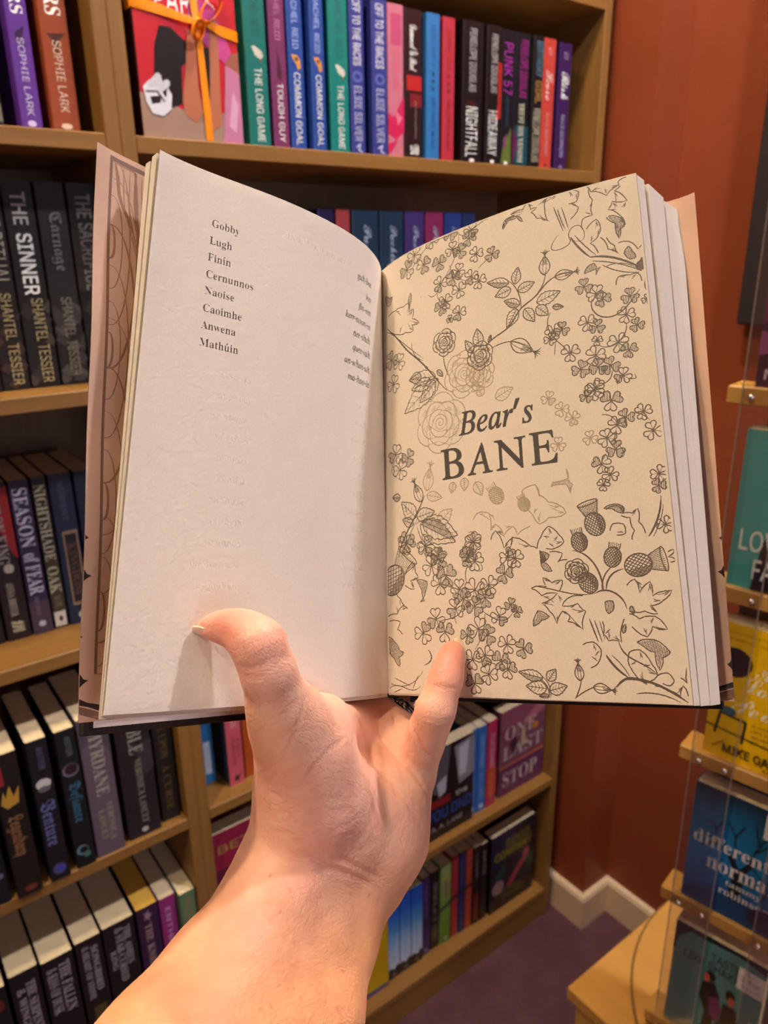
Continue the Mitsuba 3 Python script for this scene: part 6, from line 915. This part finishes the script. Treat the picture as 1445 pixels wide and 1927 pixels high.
mot = (meshkit.fbm(hv / 7.0, 4, 21) - .5)[:, None]; mot2 = (meshkit.fbm(hv / 22.0, 3, 33) - .5)[:, None]
col = col * (1 + mot * np.array([.10, .30, .34])) * (1 + mot2 * np.array([.10, .22, .05]))
col = col * (1 - .12 * redden[:, None] * np.array([.6, 1.2, 1.2]))
fr = rng.choice(len(hv), 240); fr = fr[hv[fr, 1] < -165]; dist, j = cKDTree(hv[fr]).query(hv, distance_upper_bound=1.1); sp = np.isfinite(dist)
col[sp] *= 1 - .30 * (1 - dist[sp, None] / 1.1) * np.array([.6, 1, 1])
hv = hv / 1000.0
def skin_bump(p, n, uv):
    a, b, r = mikit.voronoi(p.x * 520 + p.z * 210, p.y * 560 + p.z * 330)
    c, d, r2 = mikit.voronoi(p.x * 1150 - p.y * 300, p.z * 1150 + p.y * 500)
    w = mikit.noise(p.x * 160 + p.y * 60, p.y * 330 + p.z * 210, p.z * 140)
    return 0.00010 * mikit.smoothstep(0.0, 0.22, b - a) + 0.00006 * mikit.smoothstep(0.0, 0.25, d - c) + 0.00016 * w
scene['skin'] = {'type': 'bumpmap', 'arbitrary': mikit.proc(skin_bump, 0.0003), 'scale': 1.0, 'bsdf': {'type': 'principled', 'base_color': VC, 'roughness': 0.46, 'specular': 0.38, 'sheen': 0.25}}
scene['nail'] = pr((0.74, 0.56, 0.40), 0.28, spec=0.5)
pm = trimesh.Trimesh(hv, hm.faces, process=False)
add('person', pm, 'skin', True, np.clip(col, .01, .9), to_world=OB)
tag('person', 'bare left hand and forearm holding the open book from below', 'person')
def nail(pts, side, width, bow):
    p = smooth(np.array(pts) / 1000, 5); s = np.array(side, float); s /= np.linalg.norm(s); t = np.gradient(p, axis=0); t /= np.linalg.norm(t, axis=1, keepdims=True)
    o = np.cross(t, s); o /= np.linalg.norm(o, axis=1, keepdims=True); u = np.linspace(-1, 1, 9); n = len(p); wd = width * np.interp(np.linspace(0, 1, n), [0, .3, .8, 1], [.75, 1, .95, .62])
    def layer(e): return (p[:, None] + s * (u[None, :, None] * wd[:, None, None] / 2) + o[:, None] * (bow * (u ** 2)[None, :, None] + e)).reshape(-1, 3)
    i = np.arange(n * 9).reshape(n, 9); a, b, c, d = i[:-1, :-1].ravel(), i[1:, :-1].ravel(), i[1:, 1:].ravel(), i[:-1, 1:].ravel(); f = np.vstack([np.stack([a, b, c], 1), np.stack([a, c, d], 1)])
    e = np.concatenate([i[:, 0], i[-1, 1:], i[-2::-1, -1], i[0, -2:0:-1]]); e2 = np.roll(e, -1); N = n * 9
    m = trimesh.Trimesh(np.vstack([layer(0), layer(.0006)]), np.vstack([f, f[:, ::-1] + N, np.stack([e, e + N, e2 + N], 1), np.stack([e, e2 + N, e2], 1)]), process=False); m.fix_normals(); return m
add('person__fingernail', nail(NAILS['thumb'], (.05, .38, 1), .0085, .0008), 'nail', True, to_world=OB)
add('person__fingernail_001', nail(NAILS['pinky'], (.75, .1, -.65), .0055, .0008), 'nail', True, to_world=OB)
labels['person__fingernail'] = {'label': 'long pale thumbnail'}; labels['person__fingernail_001'] = {'label': 'pale little-finger nail'}
rc, rd = np.array(NAILS['ring'][0]) / 1000, np.array(NAILS['ring'][1]) / 1000 - np.array(NAILS['ring'][0]) / 1000; rd /= np.linalg.norm(rd)
ra = np.cross(rd, [0, 0, 1.0]); ra /= np.linalg.norm(ra); rb = np.cross(rd, ra)
th = np.linspace(0, 2 * math.pi, 73); prof_ = [(-.0021, .0103), (-.0019, .0121), (0, .0126), (.0019, .0121), (.0021, .0103)]
v = np.array([rc + rd * h + (ra * math.cos(a) + rb * math.sin(a)) * r for a in th[:-1] for h, r in prof_]); f = []
for i in range(72):
    for j in range(5):
        p_, q_ = i * 5 + j, i * 5 + (j + 1) % 5; p2, q2 = (p_ + 5) % 360, (i * 5 + 5) % 360 + (j + 1) % 5; f += [[p_, q_, q2], [p_, q2, p2]]
m = trimesh.Trimesh(v, f, process=False); m.fix_normals()
def glitter(p, n, uv):
    a, b, r = mikit.voronoi(p.x * 1800 + p.z * 500, p.y * 1800 - p.z * 700)
    return mikit.mix((0.02, 0.015, 0.015), (0.55, 0.42, 0.34), dr.select(r > .80, 1.0, dr.select(r > .6, .15, 0.0)))
scene['dark_glitter'] = pr(mikit.proc(glitter), 0.25, metallic=0.4)
add('person__finger_ring', m, 'dark_glitter', True, to_world=OB)
labels['person__finger_ring'] = {'label': 'dark glittering ring on the ring finger'}
labels['open_book'] = {'label': 'open hardback with names on the left page and flowers on the right', 'category': 'book'}
